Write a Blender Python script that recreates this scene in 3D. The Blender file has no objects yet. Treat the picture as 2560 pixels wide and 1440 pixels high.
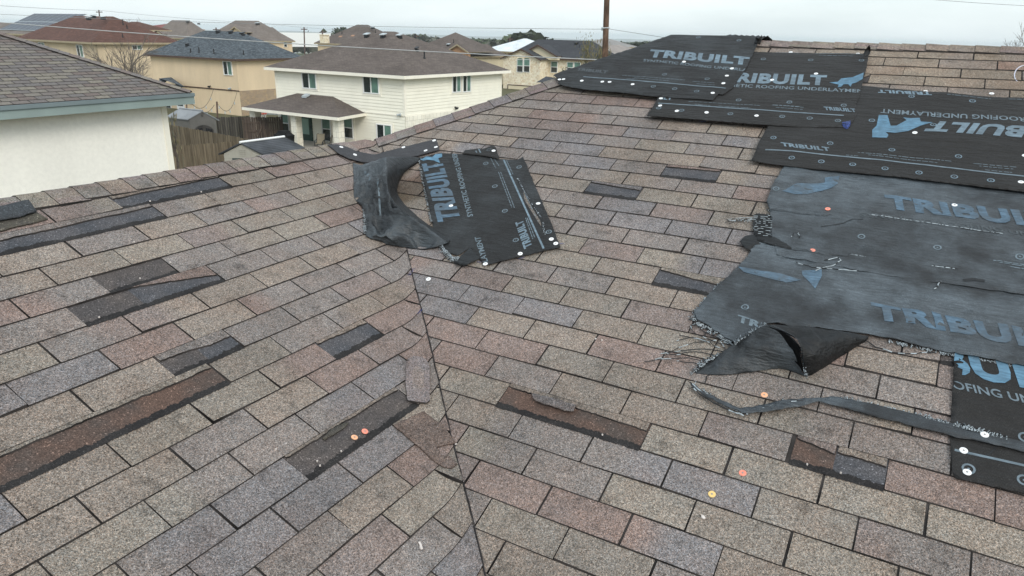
import bpy, bmesh, math, random
from mathutils import Vector, Matrix, noise
from mathutils.bvhtree import BVHTree
R_ = math.radians
rnd = random.Random(7)
C = bpy.context.scene
COL = C.collection

# ------------------------------------------------------------------ camera
F = 1779.187
CAM = Vector((3.07788086, -2.89940984, 1.12980288))
cr = Vector((0.86721448, 0.49746811, 0.02155282)).normalized()
cf = Vector((-0.46214804, 0.82024607, -0.33706911)).normalized()
cu = cr.cross(cf)
cam = bpy.data.cameras.new('camera')
cam.sensor_width = 36; cam.lens = F / 2560 * 36
cam.clip_start = 0.05; cam.clip_end = 20000
camo = bpy.data.objects.new('camera', cam); COL.objects.link(camo)
M = Matrix((cr, cu, -cf)).transposed().to_4x4(); M.translation = CAM
camo.matrix_world = M
C.camera = camo

# ------------------------------------------------------------------ world, sun, exposure
SUN_EL, SUN_AZ = 36, 38          # azimuth measured from +X towards -Y
w = bpy.data.worlds.new('World'); C.world = w; w.use_nodes = True
nt = w.node_tree; nt.nodes.clear()
def wn(t, **k):
    n = nt.nodes.new(t)
    for a, b in k.items(): setattr(n, a, b)
    return n
out = wn('ShaderNodeOutputWorld')
sky = wn('ShaderNodeTexSky', sky_type='NISHITA', sun_disc=False)
sky.sun_elevation = R_(SUN_EL); sky.sun_rotation = R_(90 + SUN_AZ)
sky.air_density = 1.0; sky.dust_density = 2.0
bg1 = wn('ShaderNodeBackground'); bg1.inputs['Strength'].default_value = 0.05
nt.links.new(sky.outputs[0], bg1.inputs[0])
tc = wn('ShaderNodeTexCoord')
mp = wn('ShaderNodeMapping'); mp.inputs['Scale'].default_value = (1.0, 1.0, 4.5)
nt.links.new(tc.outputs['Generated'], mp.inputs[0])
nz = wn('ShaderNodeTexNoise'); nz.inputs['Scale'].default_value = 2.4; nz.inputs['Detail'].default_value = 5
nz.inputs['Roughness'].default_value = 0.55
nt.links.new(mp.outputs[0], nz.inputs['Vector'])
rp = wn('ShaderNodeValToRGB')
rp.color_ramp.elements[0].position = 0.36; rp.color_ramp.elements[0].color = (0.64, 0.725, 0.76, 1)
rp.color_ramp.elements[1].position = 0.62; rp.color_ramp.elements[1].color = (0.79, 0.87, 0.90, 1)
nt.links.new(nz.outputs['Fac'], rp.inputs[0])
# an overcast sky is brighter overhead than at the horizon
sp = wn('ShaderNodeSeparateXYZ'); nt.links.new(tc.outputs['Generated'], sp.inputs[0])
mr = wn('ShaderNodeMapRange'); mr.inputs['From Min'].default_value = 0.12; mr.inputs['From Max'].default_value = 1.0
mr.inputs['To Min'].default_value = 1.0; mr.inputs['To Max'].default_value = 1.5
nt.links.new(sp.outputs['Z'], mr.inputs['Value'])
bg2 = wn('ShaderNodeBackground')
nt.links.new(rp.outputs[0], bg2.inputs[0]); nt.links.new(mr.outputs[0], bg2.inputs['Strength'])
mx = wn('ShaderNodeAddShader')
nt.links.new(bg1.outputs[0], mx.inputs[0]); nt.links.new(bg2.outputs[0], mx.inputs[1])
nt.links.new(mx.outputs[0], out.inputs[0])
sl = bpy.data.lights.new('sun', 'SUN'); sl.energy = 1.5; sl.angle = R_(24); sl.color = (1, 0.95, 0.87)
so = bpy.data.objects.new('sun', sl); COL.objects.link(so)
sd = Vector((math.cos(R_(SUN_EL)) * math.cos(R_(SUN_AZ)), -math.cos(R_(SUN_EL)) * math.sin(R_(SUN_AZ)), math.sin(R_(SUN_EL))))
so.rotation_euler = sd.to_track_quat('Z', 'Y').to_euler()
so.location = (0, 0, 30)
C.view_settings.view_transform = 'Standard'; C.view_settings.look = 'None'
C.view_settings.exposure = 0.06; C.view_settings.gamma = 1.0
C.cycles.max_bounces = 6; C.cycles.volume_bounces = 1

# ------------------------------------------------------------------ roof shape
TP = 5 / 12; CP = math.cos(math.atan(TP)); SP = math.sin(math.atan(TP))
T = 0.3048; ER = 0.41839867 * T; EL = 0.42120097 * T; VL = -0.61835551
Z0 = 0.3
RX = -0.27; RZ = Z0 - RX * TP          # wing ridge
RY = 2.66; RRZ = RY * TP               # main ridge
H0 = (-0.24, 0.95); H1 = (1.30, 2.66)
BH = (RRZ - H0[1] * TP) / (H1[0] - H0[0])
def hipx(y): return H0[0] + (y - H0[1]) * (H1[0] - H0[0]) / (H1[1] - H0[1])
def roofZ(x, y):
    zr = min(y * TP, 2 * RRZ - y * TP)
    zh = H0[1] * TP + BH * (x - H0[0])
    zr = min(zr, zh)
    zl = min(Z0 - x * TP, RZ + (x - RX) * TP, RZ - (y - H0[1]) * TP * 1.2)
    k = 0.02
    if x < -0.1 and y > 0.75: k = 0.004
    h = max(k - abs(zr - zl), 0) / k
    return max(zr, zl) + h * h * k * 0.25
def ray(x, y):
    return (cf + cr * ((x - 1280) / F) - cu * ((y - 720) / F)).normalized()
def onP(x, y, h=0.0):
    """pixel of the photograph -> point on the roof surface lifted by h"""
    d = ray(x, y); t = 1.0; p = CAM + d * t
    last = t
    while t < 14:
        p = CAM + d * t
        if p.z < roofZ(p.x, p.y) + h: break
        last = t; t += 0.05
    if t >= 14:
        t = ((CAM.y * TP + h) - CAM.z) / (d.z - d.y * TP); return CAM + d * t
    a, b = last, t
    for _ in range(24):
        m = (a + b) / 2; p = CAM + d * m
        if p.z < roofZ(p.x, p.y) + h: b = m
        else: a = m
    return CAM + d * b
def onR(x, y, h=0.0):
    d = ray(x, y); t = ((CAM.y * TP + h) - CAM.z) / (d.z - d.y * TP); return CAM + d * t
def onL(x, y, h=0.0):
    d = ray(x, y); t = (Z0 + h - CAM.x * TP - CAM.z) / (d.z + d.x * TP); return CAM + d * t
def onZ(x, y, z):
    d = ray(x, y); return CAM + d * ((z - CAM.z) / d.z)
def at(x, y, dist):
    d = ray(x, y); return CAM + d * (dist / d.dot(cf))

# ------------------------------------------------------------------ materials
MATS = {}
class NT:
    def __init__(s, name):
        s.m = bpy.data.materials.new(name); s.m.use_nodes = True; s.t = s.m.node_tree
        s.b = s.t.nodes['Principled BSDF']; s.pos = None
    def n(s, ty, **k):
        q = s.t.nodes.new(ty)
        for a, b in k.items():
            if a in q.inputs if isinstance(a, str) and not hasattr(q, a) else False: q.inputs[a].default_value = b
            else: setattr(q, a, b)
        return q
    def l(s, a, b): s.t.links.new(a, b)
    def P(s, scale=(1, 1, 1), rot=(0, 0, 0)):
        if s.pos is None: s.pos = s.n('ShaderNodeNewGeometry').outputs['Position']
        m = s.n('ShaderNodeMapping'); m.inputs['Scale'].default_value = scale; m.inputs['Rotation'].default_value = rot
        s.l(s.pos, m.inputs[0]); return m.outputs[0]
    def noise(s, scale, detail=3, vec=None, rough=0.5):
        q = s.n('ShaderNodeTexNoise'); q.inputs['Scale'].default_value = scale
        q.inputs['Detail'].default_value = detail; q.inputs['Roughness'].default_value = rough
        s.l(vec if vec is not None else s.P(), q.inputs['Vector']); return q.outputs['Fac']
    def vor(s, scale, vec=None):
        q = s.n('ShaderNodeTexVoronoi'); q.inputs['Scale'].default_value = scale
        s.l(vec if vec is not None else s.P(), q.inputs['Vector']); return q
    def ramp(s, v, stops):
        q = s.n('ShaderNodeValToRGB'); e = q.color_ramp.elements
        while len(e) < len(stops): e.new(0.5)
        for i, (p, c) in enumerate(stops):
            e[i].position = p; e[i].color = (c, c, c, 1) if isinstance(c, (int, float)) else (*c, 1)
        s.l(v, q.inputs[0]); return q.outputs[0]
    def mix(s, a, b, f, mode='MIX'):
        q = s.n('ShaderNodeMix', data_type='RGBA', blend_type=mode)
        for v, i in ((f, 0), (a, 6), (b, 7)):
            if isinstance(v, (int, float)): q.inputs[i].default_value = v
            elif isinstance(v, tuple): q.inputs[i].default_value = (*v, 1)
            else: s.l(v, q.inputs[i])
        return q.outputs[2]
    def bump(s, h, strength=0.3, dist=0.002):
        q = s.n('ShaderNodeBump'); q.inputs['Strength'].default_value = strength; q.inputs['Distance'].default_value = dist
        s.l(h, q.inputs['Height']); s.l(q.outputs[0], s.b.inputs['Normal'])
    def col(s, c):
        if isinstance(c, tuple): s.b.inputs['Base Color'].default_value = (*c, 1)
        else: s.l(c, s.b.inputs['Base Color'])
    def done(s, rough=0.8, spec=0.3):
        s.b.inputs['Roughness'].default_value = rough
        s.b.inputs['Specular IOR Level'].default_value = spec; return s.m

def plain(name, c, rough=0.7, var=0.12, scale=8, spec=0.3, metal=0):
    if name in MATS: return MATS[name]
    k = NT(name)
    v = k.noise(scale, 4)
    k.col(k.mix(c, tuple(x * (1 - var * 2) for x in c), k.ramp(v, [(0.35, 0.0), (0.7, 1.0)])))
    k.b.inputs['Metallic'].default_value = metal
    MATS[name] = k.done(rough, spec); return MATS[name]

def shingle_mat():
    k = NT('granule_shingle')
    at_ = k.n('ShaderNodeAttribute', attribute_name='tint')
    v1 = k.vor(390); v2 = k.vor(190)
    s1 = k.n('ShaderNodeSeparateColor'); k.l(v1.outputs['Color'], s1.inputs[0])
    s2 = k.n('ShaderNodeSeparateColor'); k.l(v2.outputs['Color'], s2.inputs[0])
    g1 = k.ramp(s1.outputs[0], [(0.0, 0.30), (0.22, 0.72), (0.6, 1.03), (0.9, 1.34), (1.0, 1.9)])
    g2 = k.ramp(s2.outputs[1], [(0.0, 0.72), (0.5, 1.0), (1.0, 1.28)])
    c = k.mix(at_.outputs['Color'], g1, 1.0, 'MULTIPLY')
    c = k.mix(c, g2, 1.0, 'MULTIPLY')
    hue = k.ramp(s1.outputs[1], [(0.0, (1.10, 0.98, 0.92)), (0.5, (1, 1, 1)), (1.0, (0.93, 1.0, 1.09))])
    c = k.mix(c, hue, 1.0, 'MULTIPLY')
    hb = k.noise(6.5, 4, rough=0.6); c = k.mix(c, k.ramp(hb, [(0.32, (1.03, 0.985, 0.965)), (0.5, (1, 1, 1)), (0.68, (0.965, 1.0, 1.03))]), 1.0, 'MULTIPLY')
    st = k.noise(1.7, 6, rough=0.68)
    c = k.mix(c, k.ramp(st, [(0.3, 0.74), (0.55, 1.03), (0.8, 1.12)]), 1.0, 'MULTIPLY')
    st2 = k.noise(14, 4, rough=0.65)
    c = k.mix(c, k.ramp(st2, [(0.30, 0.62), (0.43, 0.98), (0.75, 1.06)]), 1.0, 'MULTIPLY')
    k.col(c)
    k.bump(v1.outputs['Distance'], 0.5, 0.003)
    return k.done(0.92, 0.15)
MATS['shingle'] = shingle_mat()
def patch_mat(name, c1, c2, var):
    k = NT(name)
    at_ = k.n('ShaderNodeAttribute', attribute_name='tint')
    v1 = k.vor(300); s1 = k.n('ShaderNodeSeparateColor'); k.l(v1.outputs['Color'], s1.inputs[0])
    n2 = k.noise(7, 4, rough=0.6)
    c = k.mix(c1, c2, k.ramp(n2, [(0.38, 0.0), (0.62, 1.0)]))
    c = k.mix(c, k.ramp(s1.outputs[0], [(0.0, 0.5), (0.75, 1.0), (0.95, 1.2), (0.985, 2.2), (1.0, 3.0)]), 1.0, 'MULTIPLY')
    c = k.mix(c, at_.outputs['Color'], 1.0, 'MULTIPLY')
    k.col(c); k.bump(v1.outputs['Distance'], 0.4, 0.002)
    return k.done(0.8, 0.25)
MATS['grey_patch'] = patch_mat('bare_grey_asphalt', (0.062, 0.064, 0.072), (0.095, 0.09, 0.094), 0.2)
MATS['rust_patch'] = patch_mat('bare_rusty_asphalt', (0.112, 0.070, 0.054), (0.078, 0.060, 0.052), 0.2)
MATS['umber_patch'] = patch_mat('bare_umber_asphalt', (0.072, 0.064, 0.063), (0.098, 0.082, 0.075), 0.2)
MATS['bitumen'] = patch_mat('black_bitumen_edge', (0.017, 0.015, 0.015), (0.030, 0.027, 0.026), 0.2)
MATS['slot'] = plain('dark_slot_granules', (0.05, 0.043, 0.04), 0.9, 0.45, 9)  # dark granules in the slots and the black cut edges of shingles

def felt_mat(name, dark, fade, amount, seed=0.0, rough=0.72, spec=0.22):
    """woven synthetic roofing felt: fine threads, streaks of wear and dust"""
    k = NT(name)
    vec = k.P()
    mm = k.n('ShaderNodeMapping'); mm.inputs['Location'].default_value = (seed, seed * 1.7, 0)
    k.l(vec, mm.inputs[0]); vec = mm.outputs[0]
    ms = k.n('ShaderNodeMapping'); ms.inputs['Scale'].default_value = (14, 110, 110); ms.inputs['Rotation'].default_value = (0, 0, 0.08)
    k.l(vec, ms.inputs[0])
    streak = k.noise(1.0, 4, ms.outputs[0], 0.6)
    big = k.noise(1.9, 5, vec, 0.62)
    mid = k.noise(9, 5, vec, 0.65)
    f = k.mix(k.ramp(big, [(0.50 - amount * 0.10, 0.0), (0.66 - amount * 0.12, 1.0)]), k.ramp(mid, [(0.35, 0.0), (0.65, 1.0)]), 0.30)
    f = k.mix(f, k.ramp(streak, [(0.32, 0.1), (0.62, 1.1)]), 0.55, 'MULTIPLY')
    fm = k.n('ShaderNodeMath', operation='MULTIPLY'); k.l(f, fm.inputs[0]); fm.inputs[1].default_value = min(1.0, 0.22 + amount)
    c = k.mix(dark, fade, fm.outputs[0])
    wv = k.n('ShaderNodeTexChecker'); wv.inputs['Scale'].default_value = 260
    wv.inputs['Color1'].default_value = (0.86, 0.86, 0.86, 1); wv.inputs['Color2'].default_value = (1.14, 1.14, 1.14, 1)
    k.l(vec, wv.inputs[0])
    c = k.mix(c, wv.outputs[0], 1.0, 'MULTIPLY')
    v = k.vor(420, vec); s = k.n('ShaderNodeSeparateColor'); k.l(v.outputs['Color'], s.inputs[0])
    c = k.mix(c, k.ramp(s.outputs[0], [(0, 0.7), (0.8, 1.1), (0.97, 1.25), (1, 2.0)]), 1.0, 'MULTIPLY')
    k.col(c)
    nb = k.n('ShaderNodeMath', operation='ADD'); k.l(streak, nb.inputs[0]); k.l(mid, nb.inputs[1])
    rv = k.n('ShaderNodeMapping'); rv.inputs['Scale'].default_value = (5, 22, 22); rv.inputs['Rotation'].default_value = (0, 0, 0.35); k.l(vec, rv.inputs[0])
    rip = k.noise(1.0, 3, rv.outputs[0], 0.55); rm_ = k.n('ShaderNodeMath', operation='MULTIPLY'); k.l(rip, rm_.inputs[0]); rm_.inputs[1].default_value = 3.0
    n3 = k.n('ShaderNodeMath', operation='ADD'); k.l(nb.outputs[0], n3.inputs[0]); k.l(rm_.outputs[0], n3.inputs[1])
    k.bump(n3.outputs[0], 0.6, 0.009)
    return k.done(rough, spec)
MATS['felt_new'] = felt_mat('charcoal_roofing_felt', (0.022, 0.0205, 0.0195), (0.048, 0.048, 0.049), 0.14, 0.0, 0.6, 0.14)
MATS['felt_mid'] = felt_mat('dusty_roofing_felt', (0.022, 0.0215, 0.0215), (0.08, 0.092, 0.10), 0.2, 4.0, 0.62, 0.12)
MATS['felt_old'] = felt_mat('faded_roofing_felt', (0.014, 0.0150, 0.0165), (0.112, 0.136, 0.156), 0.52, 9.3, 0.42, 0.38)
MATS['felt_flap'] = felt_mat('faded_blue_grey_felt', (0.020, 0.022, 0.024), (0.085, 0.102, 0.115), 0.5, 3.1, 0.45, 0.4)
MATS['felt_back'] = felt_mat('black_felt_underside', (0.008, 0.0085, 0.009), (0.022, 0.026, 0.029), 0.1, 2.0, 0.5, 0.3)
MATS['hollow_shade'] = plain('painted_fold_shade', (0.004, 0.0042, 0.0045), 0.8, 0.2, 20, 0.1)  # near-black paint for the shade inside the flap's fold
MATS['felt_cap'] = felt_mat('granular_starter_strip', (0.05, 0.05, 0.054), (0.075, 0.076, 0.08), 0.3, 6.0, 0.85)
def ink(name, c, wear, worn=0.0):
    k = NT(name)
    n1 = k.noise(26, 5, rough=0.7); 
    ms = k.P((18, 130, 130), (0, 0, 0.08)); n2 = k.noise(1.0, 4, ms, 0.6)
    a = k.ramp(n1, [(0.30, 1.0), (0.72, wear)])
    b = k.ramp(n2, [(0.30, 1.05), (0.7, wear)])
    c = k.mix(k.mix(c, a, 1.0, 'MULTIPLY'), b, 1.0, 'MULTIPLY')
    if worn:
        n3 = k.noise(5, 5, rough=0.7); c = k.mix(c, (0.075, 0.088, 0.10), k.ramp(n3, [(0.44, 0.0), (0.64, worn)]))
    k.col(c); return k.done(0.7, 0.2)
MATS['ink_grey'] = ink('grey_blue_print', (0.19, 0.24, 0.275), 0.62)
MATS['ink_blue'] = ink('blue_print', (0.14, 0.28, 0.40), 0.6, 0.35)
MATS['ink_fade'] = ink('worn_blue_print', (0.135, 0.215, 0.295), 0.5, 0.85)
MATS['ink_pale'] = ink('pale_blue_print', (0.22, 0.30, 0.36), 0.6, 0.45)
MATS['ink_dim'] = ink('dim_grey_print', (0.10, 0.115, 0.125), 0.6)
MATS['white_plastic'] = plain('white_plastic_cap', (0.80, 0.80, 0.80), 0.45, 0.04, 90)
MATS['orange_plastic'] = plain('salmon_plastic_cap', (0.80, 0.27, 0.19), 0.45, 0.08, 90)
MATS['peach_plastic'] = plain('peach_plastic_cap', (0.82, 0.42, 0.24), 0.45, 0.08, 90)
MATS['yellow_plastic'] = plain('yellow_plastic_cap', (0.74, 0.52, 0.20), 0.45, 0.08, 90)
MATS['nail_steel'] = plain('nail_head_steel', (0.35, 0.33, 0.31), 0.4, 0.1, 90, 0.5, 0.8)
MATS['thread_black'] = plain('black_thread', (0.02, 0.021, 0.023), 0.6, 0.3, 60)
MATS['thread_pale'] = plain('pale_thread', (0.42, 0.47, 0.50), 0.6, 0.3, 60)
MATS['thread_blue'] = plain('blue_thread', (0.05, 0.10, 0.42), 0.6, 0.2, 60)

# ------------------------------------------------------------------ mesh and object helpers
class MB:
    def __init__(s): s.v = []; s.f = []; s.m = []; s.c = {}
    def add(s, p): s.v.append(Vector(p)); return len(s.v) - 1
    def face(s, pts, m=0, cols=None):
        i0 = len(s.v); s.v += [Vector(p) for p in pts]
        s.f.append(list(range(i0, i0 + len(pts)))); s.m.append(m)
        if cols:
            for j, cc in enumerate(cols): s.c[i0 + j] = cc
    def box(s, o, a, b, c, m=0):
        """parallelepiped from corner o along the vectors a, b, c"""
        o, a, b, c = map(Vector, (o, a, b, c))
        p = [o, o + a, o + a + b, o + b, o + c, o + a + c, o + a + b + c, o + b + c]
        fl = [(3, 2, 1, 0), (4, 5, 6, 7), (0, 1, 5, 4), (1, 2, 6, 5), (2, 3, 7, 6), (3, 0, 4, 7)]
        i0 = len(s.v); s.v += p
        flip = a.cross(b).dot(c) < 0
        for q in fl:
            q = q[::-1] if flip else q
            s.f.append([i0 + k for k in q]); s.m.append(m)
    def bx(s, x0, x1, y0, y1, z0, z1, m=0): s.box((x0, y0, z0), (x1 - x0, 0, 0), (0, y1 - y0, 0), (0, 0, z1 - z0), m)
    def tube(s, pts, r, n=5, m=0, r2=None, cap=True):
        pts = [Vector(p) for p in pts]; L = len(pts); rings = []
        ref = None
        for i, p in enumerate(pts):
            d = (pts[min(i + 1, L - 1)] - pts[max(i - 1, 0)])
            if d.length < 1e-9: d = Vector((0, 0, 1))
            d.normalize()
            if ref is None or abs(d.dot(ref)) > 0.95: ref = Vector((0, 0, 1)) if abs(d.z) < 0.9 else Vector((1, 0, 0))
            a = d.cross(ref).normalized(); b = d.cross(a)
            rr = r if r2 is None else r + (r2 - r) * i / max(1, L - 1)
            i0 = len(s.v)
            s.v += [p + (a * math.cos(2 * math.pi * k / n) + b * math.sin(2 * math.pi * k / n)) * rr for k in range(n)]
            rings.append(i0)
        for i in range(L - 1):
            for k in range(n):
                s.f.append([rings[i] + k, rings[i] + (k + 1) % n, rings[i + 1] + (k + 1) % n, rings[i + 1] + k]); s.m.append(m)
        if cap:
            s.f.append([rings[0] + k for k in range(n)][::-1]); s.m.append(m)
            s.f.append([rings[-1] + k for k in range(n)]); s.m.append(m)
    def lathe(s, o, ax, prof, n=16, m=0):
        """prof: (radius, height) pairs along the axis"""
        ax = Vector(ax).normalized(); ref = Vector((1, 0, 0)) if abs(ax.x) < 0.8 else Vector((0, 1, 0))
        a = ax.cross(ref).normalized(); b = ax.cross(a); rings = []
        for (r, h) in prof:
            rings.append(len(s.v))
            s.v += [Vector(o) + ax * h + (a * math.cos(2 * math.pi * k / n) + b * math.sin(2 * math.pi * k / n)) * r for k in range(n)]
        for i in range(len(prof) - 1):
            for k in range(n):
                s.f.append([rings[i] + k, rings[i + 1] + k, rings[i + 1] + (k + 1) % n, rings[i] + (k + 1) % n]); s.m.append(m)
        s.f.append([rings[-1] + k for k in range(n)][::-1]); s.m.append(m)
        s.f.append([rings[0] + k for k in range(n)]); s.m.append(m)
    def build(s, name, mats, parent=None, smooth=False, origin=None):
        if not s.v: return None
        if not isinstance(mats, (list, tuple)): mats = [mats]
        mats = [MATS[x] if isinstance(x, str) else x for x in mats]
        if origin is None:
            xs = [v.x for v in s.v]; ys = [v.y for v in s.v]; zs = [v.z for v in s.v]
            origin = Vector(((min(xs) + max(xs)) / 2, (min(ys) + max(ys)) / 2, min(zs)))
        me = bpy.data.meshes.new(name)
        me.from_pydata([v - origin for v in s.v], [], s.f)
        for m in mats: me.materials.append(m)
        me.polygons.foreach_set('material_index', s.m)
        if s.c:
            ca = me.color_attributes.new('tint', 'FLOAT_COLOR', 'POINT')
            for i in range(len(s.v)):
                cc = s.c.get(i, (0.3, 0.3, 0.3)); ca.data[i].color = (cc[0], cc[1], cc[2], 1)
        if smooth: me.polygons.foreach_set('use_smooth', [True] * len(me.polygons))
        me.update()
        return place(bpy.data.objects.new(name, me), origin, parent)
WORLD_LOC = {}
def place(o, origin, parent=None):
    COL.objects.link(o); origin = Vector(origin)
    WORLD_LOC[o.name] = origin
    if parent is not None:
        o.parent = parent; o.location = origin - WORLD_LOC[parent.name]
    else: o.location = origin
    return o
def tag(o, label=None, cat=None, group=None, kind=None):
    if label: o['label'] = label
    if cat: o['category'] = cat
    if group: o['group'] = group
    if kind: o['kind'] = kind
    return o
def thing(name, loc, label, cat, group=None):
    o = bpy.data.objects.new(name, None); o.empty_display_size = 0.1
    place(o, loc); return tag(o, label, cat, group)
# ================================================================== SETTING: ground, hills
def ground_z(d):
    if d < 90: return -6.5
    t = min(1.0, (d - 90) / 1900.0); t = t * t * (3 - 2 * t)
    return -6.5 - 66 * t
def make_ground():
    mb = MB(); ring = [0, 25, 50, 80, 120, 180, 260, 380, 550, 800, 1150, 1600, 2200, 3000, 4200, 6000, 9000]
    n = 72; idx = []
    for d in ring:
        row = []
        for k in range(n):
            a = 2 * math.pi * k / n
            x = d * math.cos(a); y = d * math.sin(a)
            z = ground_z(d) + (noise.noise(Vector((x, y, 0)) / 400) * 5 * min(1, max(0, (d - 200) / 600)))
            row.append(mb.add((x, y, z)))
            if d == 0: row = row * n; break
        idx.append(row)
    for i in range(len(ring) - 1):
        for k in range(n):
            a, b, c, d_ = idx[i][k], idx[i + 1][k], idx[i + 1][(k + 1) % n], idx[i][(k + 1) % n]
            mb.f.append([a, b, c] if i == 0 else [a, b, c, d_]); mb.m.append(0)
    k = NT('fields_and_lawns')
    big = k.vor(0.006, k.P((1, 0.5, 1)))
    s = k.n('ShaderNodeSeparateColor'); k.l(big.outputs['Color'], s.inputs[0])
    c = k.ramp(s.outputs[0], [(0.0, (0.15, 0.15, 0.08)), (0.35, (0.26, 0.21, 0.14)), (0.6, (0.10, 0.12, 0.06)), (0.85, (0.32, 0.26, 0.18)), (1.0, (0.08, 0.10, 0.05))])
    n1 = k.noise(0.02, 6, rough=0.7)
    c = k.mix(c, (0.045, 0.06, 0.03), k.ramp(n1, [(0.48, 0.0), (0.56, 1.0)]))
    near = k.mix((0.13, 0.115, 0.07), (0.085, 0.09, 0.05), k.noise(1.2, 6, rough=0.7))
    ln = k.n('ShaderNodeVectorMath', operation='LENGTH'); k.l(k.pos, ln.inputs[0])
    m2 = k.n('ShaderNodeMapRange'); m2.inputs['From Min'].default_value = 120; m2.inputs['From Max'].default_value = 400
    k.l(ln.outputs['Value'], m2.inputs['Value'])
    k.col(k.mix(near, c, m2.outputs[0]))
    tag(mb.build('ground', [k.done(0.95, 0.1)], smooth=True, origin=Vector((0, 0, -6.5))), kind='structure')
make_ground()
def make_hills():
    mb = MB(); n = 160
    rows = []
    for j, (dist, hh) in enumerate(((5200, 0.0), (5700, 0.55), (6300, 1.0), (7200, 0.7), (8200, 0.0))):
        row = []
        for i in range(n):
            a = R_(60 + 120 * i / (n - 1))
            nn = noise.noise(Vector((i * 0.075, 3.3, 0))) * 0.5 + noise.noise(Vector((i * 0.21, 8.1, 0))) * 0.22 + 0.62
            z = -95 + hh * (28 + 62 * nn)
            row.append(mb.add((dist * math.cos(a), dist * math.sin(a), z)))
        rows.append(row)
    for j in range(4):
        for i in range(n - 1):
            mb.f.append([rows[j][i], rows[j][i + 1], rows[j + 1][i + 1], rows[j + 1][i]]); mb.m.append(0)
    tag(mb.build('hills', [plain('wooded_hills', (0.06, 0.075, 0.045), 0.95, 0.4, 0.01)], smooth=True), kind='structure')
make_hills()

# ================================================================== THE DAMAGED ROOF
roof = thing('damaged_house', (3, 0, -6.5), 'house whose wind damaged brown shingle roof fills the foreground', 'house')
def pos(x, y, h=0.0): return Vector((x, y, roofZ(x, y) + h / CP))
def clip(poly, planes):
    for (a, b, c) in planes:           # keep a*x+b*y+c >= 0
        o = []
        for i in range(len(poly)):
            p, q = poly[i], poly[(i + 1) % len(poly)]
            dp = a * p[0] + b * p[1] + c; dq = a * q[0] + b * q[1] + c
            if dp >= 0: o.append(p)
            if (dp >= 0) != (dq >= 0):
                t = dp / (dp - dq); o.append(tuple(p[k] + (q[k] - p[k]) * t for k in range(len(p))))
        poly = o
        if len(poly) < 3: return []
    return poly
VAL = 0.80
kx = (H1[0] - H0[0]) / (H1[1] - H0[1])
PL_R = [(1, 1, -VAL), (1, -kx, -(H0[0] - kx * H0[1])), (0, -1, RY)]
PL_L = [(1, 0, -RX), (-1, -1, VAL - 0.002), (0, -1, 1.05)]
PAL = [(0.276, 0.236, 0.198), (0.252, 0.224, 0.203), (0.228, 0.213, 0.208), (0.262, 0.204, 0.178), (0.278, 0.246, 0.206), (0.240, 0.200, 0.180), (0.262, 0.232, 0.197), (0.238, 0.214, 0.196)]
WTS = [24, 20, 11, 10, 18, 8, 16, 14]
rt = random.Random(21)
PAL = [(r * 0.85, g * 0.835, b * 0.835) for r, g, b in PAL]
AV = [sum(c[i] for c in PAL) / len(PAL) for i in range(3)]; PAL = [tuple(AV[i] + (c[i] - AV[i]) * 0.95 for i in range(3)) for c in PAL]
def pick(): return rt.choices(PAL, WTS)[0]
def lerp3(a, b, t): return tuple(a[i] + (b[i] - a[i]) * t for i in range(3))
HOLE = onR(1022, 478)
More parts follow.
